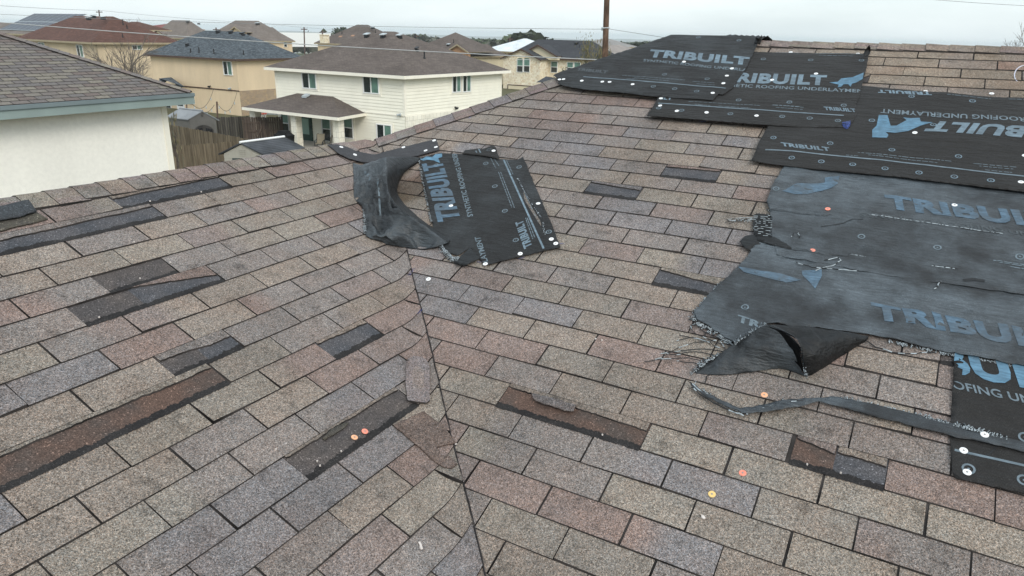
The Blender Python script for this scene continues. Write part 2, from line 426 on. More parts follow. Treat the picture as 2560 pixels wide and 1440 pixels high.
class Slope:
    def __init__(s, k):
        s.k = k; s.E = ER if k == 'R' else EL; s.pl = PL_R if k == 'R' else PL_L
        s.mb = MB(); s.miss = []
    def plan(s, u, sd): return (u, -sd * CP) if s.k == 'R' else (sd * CP, u)
    def us(s, p): return (p[0], -p[1] / CP) if s.k == 'R' else (p[1], p[0] / CP)
    def s0(s, r): return r * ER if s.k == 'R' else r * EL + VL * T
    def off(s, r): return ((-0.22826 - 0.5865 * r) if s.k == 'R' else (-0.27296 - 0.5735 * r)) * T
    def row_of(s, sd): return math.floor(sd / ER) if s.k == 'R' else math.floor((sd - VL * T) / EL)
    def warm(s, p, c):
        g = 0.96 + 0.09 * noise.noise(Vector((p[0] * 0.9, p[1] * 0.9, 5)))
        if s.k == 'R':
            t = max(0, min(1, (p[1] - 1.0) / 1.3)) * max(0, min(1, (p[0] - 1.2) / 1.5))
            c = (c[0] * (1 + 0.02 * t), c[1] * (1 - 0.03 * t), c[2] * (1 - 0.10 * t))
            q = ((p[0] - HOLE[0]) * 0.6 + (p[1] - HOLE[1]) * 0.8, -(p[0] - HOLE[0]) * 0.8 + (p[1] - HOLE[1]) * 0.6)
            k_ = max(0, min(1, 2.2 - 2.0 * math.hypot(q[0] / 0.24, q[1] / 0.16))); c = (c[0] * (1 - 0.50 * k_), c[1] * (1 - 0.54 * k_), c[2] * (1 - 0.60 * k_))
            t2 = max(0, min(1, (p[0] - 2.4) / 1.2))
            c = (c[0], c[1] * (1 - 0.02 * t2), c[2] * (1 - 0.04 * t2))
        return tuple(v * g for v in c)
    def quad(s, us, hs, cols, mat):
        """polygon in (u, s) with heights, clipped to the slope"""
        P = [(*s.plan(*us[i]), hs[i], *cols[i]) for i in range(len(us))]
        P = clip(P, s.pl)
        if len(P) < 3: return
        if s.k == 'L': P = P[::-1]
        if s.k == 'L' or s.k == 'R':
            s.mb.face([pos(p[0], p[1], p[2]) for p in P], mat, [p[3:6] for p in P])
    def wall(s, a, b, ha, hb, mat=1, drop=0.0):
        P = [(*s.plan(*a), ha), (*s.plan(*b), hb)]
        # clip the segment
        for (A, B, Cc) in s.pl:
            da = A * P[0][0] + B * P[0][1] + Cc; db = A * P[1][0] + B * P[1][1] + Cc
            if da < 0 and db < 0: return
            if (da < 0) != (db < 0):
                t = da / (da - db); q = tuple(P[0][k] + (P[1][k] - P[0][k]) * t for k in range(3))
                P = [q, P[1]] if da < 0 else [P[0], q]
        s.mb.face([pos(P[0][0], P[0][1], P[0][2]), pos(P[1][0], P[1][1], P[1][2]), pos(P[1][0], P[1][1], drop), pos(P[0][0], P[0][1], drop)], mat)
    def tab(s, u0, u1, sa, sb, c0, c1, tx):
        H_0, H_1 = 0.0025, 0.0072
        j = [rt.uniform(-1, 1) * 0.0015 for _ in range(6)]
        lift = [rt.random() ** 7 * 0.007 for _ in range(2)]
        ua, ub = u0 + 0.0028 + j[0] + rt.random() ** 4 * 0.004, u1 - 0.0028 + j[1]
        NU, NV = 8, (4 if s.k == 'L' and sum(s.plan(u0, sa)) + T > 0.4 else 2)
        gj = rt.uniform(0.93, 1.06)
        def cc(u, v):
            t = (u - ua) / (ub - ua); k = max(0, min(1, (t - tx) / 0.3 + 0.5))
            c = lerp3(c0, c1, k); c = tuple(x * gj for x in c)
            return s.warm(s.plan(u, v), c)
        def hh(u, v):
            t = (v - sa) / (sb - sa); q = (u - ua) / (ub - ua)
            return H_0 + (H_1 - H_0) * t + t * (lift[0] * (1 - q) ** 2 + lift[1] * q ** 2)
        seB = [sb + j[2] + 0.0012 * math.sin(9 * (ua + (ub - ua) * i / NU) + sb * 50) for i in range(NU + 1)]
        def S(i, v): return sa + (seB[i] - sa) * v / NV
        for i in range(NU):
            a, b = ua + (ub - ua) * i / NU, ua + (ub - ua) * (i + 1) / NU
            for v in range(NV):
                q = [(a, S(i, v)), (a, S(i, v + 1)), (b, S(i + 1, v + 1)), (b, S(i + 1, v))]
                s.quad(q, [hh(*p) for p in q], [cc(*p) for p in q], 0)
            s.wall((a, S(i, NV)), (b, S(i + 1, NV)), hh(a, S(i, NV)), hh(b, S(i + 1, NV)))
        for u, i in ((ua, 0), (ub, NU)):
            p, q = (u, sa), (u, S(i, NV))
            s.wall(p, q, hh(*p), hh(*q)) if i else s.wall(q, p, hh(*q), hh(*p))
    def stub(s, u0, u1, sa, c, f0, f1, seed):
        """what is left of a torn tab: a ragged strip under the course above"""
        n = max(3, int((u1 - u0) / 0.008)); E = s.E
        fr = []
        for i in range(n + 1):
            u = u0 + (u1 - u0) * i / n
            t = i / n
            f = f0 + (f1 - f0) * t + 0.06 * noise.noise(Vector((u * 9, seed, 0))) + 0.03 * noise.noise(Vector((u * 60, seed, 3)))
            fr.append(max(0.02, f) * E)
        for i in range(n):
            a, b = u0 + (u1 - u0) * i / n, u0 + (u1 - u0) * (i + 1) / n
            q = [(a, sa), (a, sa + fr[i]), (b, sa + fr[i + 1]), (b, sa)]
            gq = rt.uniform(0.7, 0.95); cl = s.warm(s.plan(*q[0]), tuple(x * gq for x in c))
            s.quad(q, [0.006, 0.008, 0.008, 0.006], [cl] * 4, 0)
            s.wall(q[1], q[2], 0.008, 0.008)
    def run(s, r0, r1, ulo, uhi):
        cnt = 0
        for r in range(r0, r1):
            sa, sb = s.s0(r), s.s0(r + 1)
            k0 = math.floor((ulo - s.off(r)) / T); k1 = math.ceil((uhi - s.off(r)) / T)
            cur = pick()
            for k in range(k0, k1):
                u0, u1 = s.off(r) + k * T, s.off(r) + (k + 1) * T
                c0 = cur
                nxt = pick() if rt.random() < 0.62 else cur
                tx = rt.uniform(0.25, 0.75) if rt.random() < 0.45 else 1.6
                c1 = nxt; cur = nxt if rt.random() < 0.8 else pick()
                pts = [s.plan(u, v) for u in (u0, u1) for v in (sa, sb)]
                if all(any(a * p[0] + b * p[1] + c < 0 for p in pts) and all(a * p[0] + b * p[1] + c < 0 for p in pts) for a, b, c in s.pl[:1]): continue
                segs = [(u0, u1)]
                for m in s.miss:
                    if m['r'] != r: continue
                    ns = []
                    for a, b in segs:
                        lo, hi = max(a, m['u'][0]), min(b, m['u'][1])
                        if hi - lo < 0.01: ns.append((a, b)); continue
                        if lo - a > 0.02: ns.append((a, lo))
                        if b - hi > 0.02: ns.append((hi, b))
                    segs = ns
                for a, b in segs: s.tab(a, b, sa, sb, c0, c1, tx)
                cnt += 1
        return cnt
SR, SL = Slope('R'), Slope('L')
patches = []
def missing(sl, p1, p2, mat, f0=0.28, f1=0.2, mat2=None, split=0.5, snap=(True, True)):
    q1 = (onR if sl.k == 'R' else onL)(*p1); q2 = (onR if sl.k == 'R' else onL)(*p2)
    u1, s1 = sl.us(q1); u2, s2 = sl.us(q2)
    r = sl.row_of((s1 + s2) / 2); lo, hi = sorted((u1, u2))
    def sn(u): return sl.off(r) + round((u - sl.off(r)) / T) * T
    if snap[0] and abs(sn(lo) - lo) < 0.06: lo = sn(lo)
    if snap[1] and abs(sn(hi) - hi) < 0.06: hi = sn(hi)
    m = dict(r=r, u=(lo, hi), mat=mat, f=(f0, f1), mat2=mat2, split=split); sl.miss.append(m); patches.append((sl, m))
# torn tabs, read off the photograph as (left end, right end) at mid height
missing(SL, (262, 508), (566, 466), 'grey_patch', 0.30, 0.15)
missing(SL, (-60, 613), (402, 538), 'grey_patch', 0.35, 0.18)
missing(SL, (245, 706), (425, 668), 'umber_patch', -0.1, 0.02)
missing(SL, (190, 780), (535, 697), 'umber_patch', -0.45, 0.62, 'grey_patch', 0.4)
missing(SL, (425, 912), (592, 852), 'umber_patch', 0.25, 0.42, 'grey_patch', 0.5)
missing(SL, (-80, 1205), (555, 945), 'rust_patch', 0.10, 0.22)
missing(SL, (808, 868), (935, 822), 'grey_patch', 0.12, 0.20)
missing(SL, (728, 1165), (1025, 1012), 'umber_patch', 0.08, 0.12)
missing(SR, (1660, 434), (1795, 440), 'grey_patch', 0.22, 0.12)
missing(SR, (1468, 470), (1592, 484), 'grey_patch', 0.12, 0.32)
missing(SR, (1640, 690), (1830, 728), 'grey_patch', 0.15, 0.42)
missing(SR, (1258, 1000), (1612, 1090), 'rust_patch', 0.14, 0.32)
missing(SR, (1978, 1140), (2083, 1165), 'rust_patch', 0.10, 0.30, snap=(False, False))
missing(SR, (2083, 1165), (2225, 1205), 'grey_patch', 0.22, 0.28, snap=(False, True))
missing(SR, (2350, 905), (2440, 925), 'umber_patch', 0.02, 0.02, snap=(True, False))
missing(SR, (2160, 190), (2182, 192), 'umber_patch', 0.4, 0.2, snap=(False, True))
for sl, m in patches:
    sl.stub(m['u'][0] + 0.004, m['u'][1] - 0.004, sl.s0(m['r']), pick(), m['f'][0], m['f'][1], m['r'] * 1.37)
SR.run(-23, 36, -0.6, 6.2)
SL.run(-2, 26, -4.6, 1.1)
rs = SR.mb.build('shingle_slope', ['shingle', 'slot'], roof); rs['label'] = 'broad right hand slope of brown grey tab shingles'
ls = SL.mb.build('shingle_slope', ['shingle', 'slot'], roof); ls['label'] = 'left hand slope of brown grey tab shingles running up to the valley'
# bare places where tabs have blown off
for sl, m in patches:
    mb = MB(); a0, a1 = m['u']; sa, sb = sl.s0(m['r']), sl.s0(m['r'] + 1); n = max(4, int((a1 - a0) / 0.006)); sd = m['r'] * 3.1 + a0
    us_ = [a0 + (a1 - a0) * i / n for i in range(n + 1)]
    jl = [0.006 + 0.002 * noise.noise(Vector((u * 12, sd, 1))) + rt.uniform(-0.0018, 0.0018) for u in us_]
    jm = [0.82 + 0.08 * noise.noise(Vector((u * 25, sd, 7))) + rt.uniform(-0.03, 0.03) for u in us_]
    for i in range(n):
        t = (i + 0.5) / n
        mi = 0 if (not m['mat2'] or t < m['split']) else 2
        def pp(u, v, h):
            q = sl.plan(u, v); return (q[0], q[1], h)
        rows = [[(us_[k], sa - 0.002, 0.0012), (us_[k], sa + (sb - sa) * 0.45, 0.0018), (us_[k], sa + (sb - sa) * jm[k], 0.0026), (us_[k], sb + jl[k], 0.0046)] for k in (i, i + 1)]
        for v in range(3):
            q = [rows[0][v], rows[0][v + 1], rows[1][v + 1], rows[1][v]]
            P = clip([pp(*x) for x in q], sl.pl)
            if len(P) < 3: continue
            if sl.k == 'L': P = P[::-1]
            g = 1.0
            mb.face([pos(*p) for p in P], 1 if v == 2 else mi, [(g, g, g)] * len(P))
    o = mb.build('bare_patch', [m['mat'], 'bitumen', m['mat2'] or m['mat']], roof)
    o['label'] = {'grey_patch': 'charcoal grey strip where a tab has torn off', 'rust_patch': 'rusty brown strip where tabs have torn off', 'umber_patch': 'dark brown strip where a tab has torn off'}[m['mat']]
# the deck under everything, the far slopes and the house below
mb = MB(); N = 60
xs = [-5 + 14 * i / 70 for i in range(71)]; ys = [-5.2 + 15.8 * j / 80 for j in range(81)]
xs = sorted(set(xs + [RX, H0[0], H1[0]])); ys = sorted(set(ys + [RY, H0[1]]))
def deckz(x, y): return roofZ(x, y) - 0.012 if y < RY + 3.0 or True else 0
for i in range(len(xs) - 1):
    for j in range(len(ys) - 1):
        q = [(xs[i], ys[j]), (xs[i + 1], ys[j]), (xs[i + 1], ys[j + 1]), (xs[i], ys[j + 1])]
        if min(roofZ(*p) for p in q) < -2.2: continue
        if abs(q[0][0] + q[0][1] - 0.6) < 0.75 and q[0][1] < 1.0: continue
        mb.face([(p[0], p[1], roofZ(*p) - 0.02) for p in q], 0)
mb.build('roof_deck', ['slot'], roof)
# slots need something directly beneath the tabs: a dark course surface
mb = MB()
for i in range(120):
    for j in range(120):
        for sl, (x0, x1, y0, y1) in ((SR, (-0.3, 6.2, -4.0, 2.66)), (SL, (-0.27, 3.0, -4.4, 1.0))):
            a, b = x0 + (x1 - x0) * i / 120, x0 + (x1 - x0) * (i + 1) / 120; c, d = y0 + (y1 - y0) * j / 120, y0 + (y1 - y0) * (j + 1) / 120
            P = clip([(a, c), (b, c), (b, d), (a, d)], sl.pl)
            if len(P) >= 3: mb.face([pos(p[0], p[1], -0.012 if abs(p[0] + p[1] - 0.76) < 0.14 else 0.0) for p in P], 0)
mb.build('lower_course', ['slot'], roof)
mb = MB(); mb.bx(-0.9, 6.4, -4.2, 6.2, -6.5, -2.3); mb.bx(-1.1, 2.4, -4.2, -1.0, -6.5, -1.3)
mb.build('wall', [plain('house_render', (0.5, 0.47, 0.40), 0.85, 0.06, 2)], roof)
# valley cut line: the trimmed edge of the right slope, a dark ribbon
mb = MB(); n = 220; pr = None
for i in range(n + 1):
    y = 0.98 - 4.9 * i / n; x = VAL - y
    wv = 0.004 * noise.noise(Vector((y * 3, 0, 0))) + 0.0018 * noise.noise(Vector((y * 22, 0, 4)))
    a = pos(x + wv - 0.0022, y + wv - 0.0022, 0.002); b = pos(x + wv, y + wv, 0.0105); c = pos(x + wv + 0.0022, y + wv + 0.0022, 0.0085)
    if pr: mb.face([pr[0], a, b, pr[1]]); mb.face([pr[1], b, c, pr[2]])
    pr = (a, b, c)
mb.build('valley_edge', [plain('dark_valley_edge', (0.045, 0.04, 0.04), 0.9, 0.4, 40)], roof)

# ridge and hip caps
def caps(A, B, start, count, expo, half, label, r_=random.Random(3), tint=(1, 1, 1), rough=0.0):
    A = Vector((*A, 0)); B = Vector((*B, 0)); d = (B - A).normalized(); nrm = Vector((-d.y, d.x, 0)); mb = MB()
    offs = [-1, -0.66, -0.33, -0.1, 0.1, 0.33, 0.66, 1]
    for k in range(count):
        t0 = start + k * expo; t1 = t0 + expo + 0.02
        c = pick(); g = r_.uniform(0.92, 1.05); c = tuple(c[i] * g * tint[i] for i in range(3))
        hw = half + r_.uniform(-1, 1) * 0.004; sk = r_.uniform(-1, 1) * 0.004 * (1 + rough * 5); lf = r_.uniform(0, 1) * rough * 0.02
        P = [[], []]
        for e, (t, h) in enumerate(((t0, 0.0165 + lf), (t1, 0.0115))):
            for j, o in enumerate(offs):
                p = A + d * (t + sk * o) + nrm * hw * o
                base = roofZ(p.x, p.y)
                if abs(o) < 0.2:      # soft bend over the ridge
                    q1 = p + nrm * hw * (0.17 if o > 0 else -0.17); base = (base + roofZ(q1.x, q1.y)) / 2 + 0.004
                P[e].append(Vector((p.x, p.y, base + h)))
        for j in range(7):
            cj = tuple(x * r_.uniform(0.96, 1.03) for x in c)
            mb.face([P[0][j], P[1][j], P[1][j + 1], P[0][j + 1]][::-1], 0, [cj] * 4)
            lo = [v - Vector((0, 0, 0.011 + lf)) for v in (P[0][j], P[0][j + 1])]
            mb.face([P[0][j], P[0][j + 1], lo[1], lo[0]], 1)
        for j in (0, 7):
            lo = [P[0][j] - Vector((0, 0, 0.017 + lf)), P[1][j] - Vector((0, 0, 0.010))]
            mb.face([P[0][j], P[1][j], lo[1], lo[0]], 1)
    o = mb.build('ridge_cap', ['shingle', 'slot'], roof); o['label'] = label
    return o
caps((RX, -1.39), (RX, 2), -2.36, 37, 0.1205, 0.112, 'row of cap shingles along the lower left ridge')
caps(H0, H1, 0.03, 17, 0.136, 0.128, 'row of cap shingles climbing the hip', tint=(0.95, 0.94, 0.95), rough=0.04)
caps((1.2, RY), (6, RY), 0.0, 34, 0.137, 0.098, 'row of cap shingles along the high ridge', tint=(0.98, 0.95, 0.92), rough=0.2)

# ================================================================== sheets, prints, threads, caps
def W(p, h=0.0):
    """photo pixel or ('w', x, y) -> plan point"""
    if p[0] == 'w': return (p[1], p[2])
    q = onP(p[0], p[1], h); return (q.x, q.y)
def RIP(x, y, a):
    t = x * 0.35 + y; r = 1 - 2.4 * abs(noise.noise(Vector((x * 2.2, t * 7.0, 12)))); r2 = 1 - 2.4 * abs(noise.noise(Vector((x * 5 + y * 4, t * 16, 3))))
    return a * (0.009 * max(0, r) ** 3 + 0.004 * max(0, r2) ** 2)
SHEETS = {}
def tag_bvh(o, verts, faces): SHEETS[o.name] = BVHTree.FromPolygons([tuple(v) for v in verts], faces)
def sheet(name, poly, off, mat, parent=None, jit=0.0015, amp=0.004, step=0.035, hf=None, seed=0.0, thick=0.0014, label=None, cat=None, group=None, tint=None):
    P = [W(p, off) for p in poly]; Q = []
    for i in range(len(P)):
        a, b = Vector(P[i]), Vector(P[(i + 1) % len(P)]); L = (b - a).length; n = max(1, int(L / 0.02))
        t = (b - a) / max(L, 1e-6); nn = Vector((-t.y, t.x))
        for k in range(n):
            p = a + (b - a) * k / n
            if k: p += nn * (jit * 2 * noise.noise(Vector((p.x * 40, p.y * 40, seed))) + rnd.uniform(-1, 1) * jit * 0.4)
            Q.append((p.x, p.y))
    bm = bmesh.new()
    f = bm.faces.new([bm.verts.new((x, y, 0)) for x, y in Q])
    bmesh.ops.triangulate(bm, faces=[f])
    for ax in (0, 1):
        lo = min(q[ax] for q in Q); hi = max(q[ax] for q in Q); v = math.floor(lo / step) * step + step
        nvec = (1, 0, 0) if ax == 0 else (0, 1, 0)
        while v < hi:
            co = (v, 0, 0) if ax == 0 else (0, v, 0)
            bmesh.ops.bisect_plane(bm, geom=bm.verts[:] + bm.edges[:] + bm.faces[:], dist=1e-6, plane_co=co, plane_no=nvec); v += step
    for v in bm.verts:
        x, y = v.co.x, v.co.y
        h = off + amp * (0.6 + noise.noise(Vector((x * 3.1, y * 3.1, seed))) + 0.5 * noise.noise(Vector((x * 9, y * 9, seed + 3))))
        if hf: h += hf(x, y)
        z = roofZ(x, y)
        v.co.z = z + max(h, off * 0.7)
    bmesh.ops.recalc_face_normals(bm, faces=bm.faces[:])
    if bm.faces and sum(f.normal.z for f in bm.faces) < 0: bmesh.ops.reverse_faces(bm, faces=bm.faces[:])
    bm.verts.index_update()
    mb = MB(); mb.v = [v.co.copy() for v in bm.verts]; mb.f = [[v.index for v in f.verts] for f in bm.faces]; mb.m = [0] * len(mb.f); bm.free()
    if tint: mb.c = {i: tuple(x * (0.9 + 0.2 * noise.noise(mb.v[i] * 30)) for x in tint) for i in range(len(mb.v))}
    elif 'patch' in mat: mb.c = {i: (1, 1, 1) for i in range(len(mb.v))}
    o = mb.build(name, [mat], parent, smooth=True)
    md = o.modifiers.new('thickness', 'SOLIDIFY'); md.thickness = thick; md.offset = -1
    tag_bvh(o, mb.v, mb.f)
    return tag(o, label, cat, group)
def cr_(p0, p1, p2, p3, t):
    return 0.5 * ((2 * p1) + (p2 - p0) * t + (2 * p0 - 5 * p1 + 4 * p2 - p3) * t * t + (3 * p1 - p0 - 3 * p2 + p3) * t ** 3)
def cloth(name, ctrl, mat, parent=None, sub=6, amp=0.003, crumple=0.0, seed=0.0, label=None, cat=None, group=None, back=None, thick=0.0016, floor=0.004, flip=False):
    """a draped sheet through control points (px, py, height above the roof)"""
    G = [[onP(p[0], p[1], p[2]) if p[0] != 'w' else Vector((p[1], p[2], roofZ(p[1], p[2]) + p[3])) for p in row] for row in ctrl]
    def line(row):
        o = []
        for i in range(len(row) - 1):
            a = row[max(i - 1, 0)]; b = row[i]; c = row[i + 1]; d = row[min(i + 2, len(row) - 1)]
            for k in range(sub): o.append(cr_(a, b, c, d, k / sub))
        o.append(row[-1].copy()); return o
    A = [line(r) for r in G]; cols = list(zip(*A)); B = [line(list(c)) for c in cols]
    nu, nv = len(B), len(B[0]); mb = MB()
    for i in range(nu):
        for j in range(nv):
            p = B[i][j].copy()
            if amp:
                dz = amp * (noise.noise(p * 14 + Vector((seed, 0, 0))) + 0.6 * noise.noise(p * 34 + Vector((seed, 5, 0))))
                p.z += dz
                if crumple:
                    e_ = min(i, nu - 1 - i, j, nv - 1 - j) / 5.0; q_ = p * 9 + Vector((seed, 1, 2)); p.z += crumple * min(1, e_) * (0.5 - 2.2 * abs(noise.noise(q_)) + 0.5 * abs(noise.noise(q_ * 2.3)))
                if i in (0, nu - 1) or j in (0, nv - 1): p += Vector((rnd.uniform(-1, 1), rnd.uniform(-1, 1), 0)) * 0.0015
            p.z = max(p.z, roofZ(p.x, p.y) + floor); mb.add(p)
    for i in range(nu - 1):
        for j in range(nv - 1):
            q = [i * nv + j, i * nv + j + 1, (i + 1) * nv + j + 1, (i + 1) * nv + j]
            mb.f.append(q[::-1] if flip else q); mb.m.append(0)
    o = mb.build(name, [mat] + ([back] if back else []), parent, smooth=True)
    md = o.modifiers.new('thickness', 'SOLIDIFY'); md.thickness = thick; md.offset = 0
    if back: md.material_offset = 1
    tag_bvh(o, mb.v, mb.f)
    return tag(o, label, cat, group)
def snap_build(name, bm, sheets, mat, parent, lift=0.0016, cell=0.03):
    """lay a flat bmesh in plan coordinates on the sheets below it"""
    for ax in (0, 1):
        vs = [v.co[ax] for v in bm.verts]
        if not vs: return None
        v = math.floor(min(vs) / cell) * cell + cell; hi = max(vs)
        while v < hi:
            bmesh.ops.bisect_plane(bm, geom=bm.verts[:] + bm.edges[:] + bm.faces[:], dist=1e-6, plane_co=(v, 0, 0) if ax == 0 else (0, v, 0), plane_no=(1, 0, 0) if ax == 0 else (0, 1, 0)); v += cell
    ok = {}
    for i, v in enumerate(bm.verts):
        v.index = i; best = None
        for s in sheets:
            hit = SHEETS[s.name].ray_cast(Vector((v.co.x, v.co.y, 5)), Vector((0, 0, -1)))
            if hit[0] is not None and (best is None or hit[0].z > best): best = hit[0].z
        if best is None: ok[i] = False
        else: ok[i] = True; v.co.z = best + lift
    mb = MB(); mp_ = {}
    for f in bm.faces:
        if not all(ok[v.index] for v in f.verts): continue
        ids = []
        for v in f.verts:
            if v.index not in mp_: mp_[v.index] = mb.add(v.co)
            ids.append(mp_[v.index])
        if f.normal.z < 0 or f.calc_area() == 0: ids = ids[::-1]
        mb.f.append(ids); mb.m.append(0)
    bm.free()
    if not mb.f: return None
    # make every face look up
    o = mb.build(name, [mat], parent)
    return o
def frame(p0, p1, p2):
    a = Vector(W(p0, 0.01)); b = Vector(W(p1, 0.01)); c = Vector(W(p2, 0.01)); return a, b - a, c - a
def lettering(text, p0, p1, p2, sheets, mat, bold=0.0, parent=None, label=None, squash=1.0):
    cu_ = bpy.data.curves.new('letters', 'FONT'); cu_.body = text; cu_.size = 1.0; cu_.offset = bold; cu_.resolution_u = 3
    cu_.space_character = 1.0 + bold * 1.6
    ob = bpy.data.objects.new('letters', cu_); COL.objects.link(ob); bpy.context.view_layer.update()
    me = bpy.data.meshes.new_from_object(ob.evaluated_get(bpy.context.evaluated_depsgraph_get()))
    bm = bmesh.new(); bm.from_mesh(me)
    bpy.data.objects.remove(ob); bpy.data.curves.remove(cu_); bpy.data.meshes.remove(me)
    x0 = min(v.co.x for v in bm.verts); x1 = max(v.co.x for v in bm.verts); y0 = min(v.co.y for v in bm.verts); y1 = max(v.co.y for v in bm.verts)
    o, ux, uy = frame(p0, p1, p2)
    for v in bm.verts:
        q = o + ux * ((v.co.x - x0) / (x1 - x0)) + uy * ((v.co.y - y0) / (y1 - y0)); v.co = Vector((q.x, q.y, 0))
    bm.normal_update()
    ob = snap_build('printed_lettering', bm, sheets, mat, parent or sheets[0])
    return ob
def flat_poly(name, pts, sheets, mat, parent=None, lift=0.0016, plan=False):
    bm = bmesh.new(); P = pts if plan else [W(p, 0.01) for p in pts]
    f = bm.faces.new([bm.verts.new((x, y, 0)) for x, y in P]); bmesh.ops.triangulate(bm, faces=[f]); bm.normal_update()
    return snap_build(name, bm, sheets, mat, parent or sheets[0], lift)
def stripe(pts, width, sheets, mat, parent=None, name='printed_line'):
    P = [Vector(W(p, 0.01)) for p in pts]; bm = bmesh.new()
    for i in range(len(P) - 1):
        d = (P[i + 1] - P[i]).normalized(); n = Vector((-d.y, d.x)) * width / 2
        bm.faces.new([bm.verts.new((q.x, q.y, 0)) for q in (P[i] - n, P[i + 1] - n, P[i + 1] + n, P[i] + n)])
    bm.normal_update(); return snap_build(name, bm, sheets, mat, parent or sheets[0])
def rings(pts, sheets, mat, parent=None, r=0.0165):
    for p in pts:
        c = Vector(W(p, 0.01)); bm = bmesh.new(); n = 14
        def circ(rad): return [bm.verts.new((c.x + rad * math.cos(2 * math.pi * k / n), c.y + rad * math.sin(2 * math.pi * k / n), 0)) for k in range(n)]
        a, b = circ(r), circ(r * 0.66)
        for k in range(n): bm.faces.new([a[k], a[(k + 1) % n], b[(k + 1) % n], b[k]])
        d = circ(r * 0.2); bm.faces.new(d); bm.normal_update()
        snap_build('printed_ring', bm, sheets, mat, parent or sheets[0])
def fine_print(rows, sheets, mat, parent=None):
    """rows of tiny illegible print: broken dashes"""
    for (p0, p1) in rows:
        bm = bmesh.new()
        a, b = Vector(W(p0, 0.01)), Vector(W(p1, 0.01)); L = (b - a).length; d = (b - a).normalized(); n = Vector((-d.y, d.x)) * 0.0021; t = 0
        while t < L:
            ln = rnd.uniform(0.008, 0.035); ln = min(ln, L - t)
            q = [a + d * t - n, a + d * (t + ln) - n, a + d * (t + ln) + n, a + d * t + n]
            bm.faces.new([bm.verts.new((v.x, v.y, 0)) for v in q]); t += ln + rnd.uniform(0.003, 0.008)
        bm.normal_update(); snap_build('fine_print', bm, sheets, mat, parent or sheets[0])
def threads(lines, parent, mat='thread_black', r=0.0018, name='frayed_threads', h=0.006, wob=0.004, pale=0.4):
    mb = MB(); r = r if (r > 0.0022 or r < 0.0005) else r * 1.2
    for ln in lines:
        P = [onP(p[0], p[1], (p[2] if len(p) > 2 else h)) for p in ln]; Q = []
        for i in range(len(P) - 1):
            a = P[max(i - 1, 0)]; d = P[min(i + 2, len(P) - 1)]
            for k in range(4): Q.append(cr_(a, P[i], P[i + 1], d, k / 4))
        Q.append(P[-1])
        for i, q in enumerate(Q):
            q += Vector((rnd.uniform(-1, 1), rnd.uniform(-1, 1), rnd.uniform(-0.3, 0.6))) * wob * (0.2 if i == 0 else 1)
            q.z = max(q.z, roofZ(q.x, q.y) + 0.010)
        # black strand with pale stitches
        i = 0
        while i < len(Q) - 1:
            m = 1 if rnd.random() < pale else 0
            mb.tube(Q[i:i + 2], r, 4, m); i += 1
    return tag(mb.build(name, [mat, 'thread_pale'], parent), kind='stuff')
def fray(pts, parent, n, length, away, h=0.008, pale=0.45, r=0.0015):
    """short loose ends along a torn edge; away = pixel direction they point to"""
    L = []
    seg = [((pts[i][0] - pts[i + 1][0]) ** 2 + (pts[i][1] - pts[i + 1][1]) ** 2) ** 0.5 for i in range(len(pts) - 1)]; tot = sum(seg)
    for k in range(n):
        t = rnd.random() * tot; i = 0
        while t > seg[i] and i < len(seg) - 1: t -= seg[i]; i += 1
        q = t / seg[i]; x = pts[i][0] + (pts[i + 1][0] - pts[i][0]) * q; y = pts[i][1] + (pts[i + 1][1] - pts[i][1]) * q
        ln = length * rnd.uniform(0.3, 1.2); a = math.atan2(away[1], away[0]) + rnd.gauss(0, 0.35)
        x1, y1 = x + math.cos(a) * ln * 0.5, y + math.sin(a) * ln * 0.5
        a += rnd.gauss(0, 0.4)
        L.append([(x - math.cos(a) * 3, y - math.sin(a) * 3, h), (x1, y1, h), (x1 + math.cos(a) * ln * 0.5, y1 + math.sin(a) * ln * 0.5, h * 0.5)])
    return threads(L, parent, wob=0.0012, h=h, pale=pale, r=r)
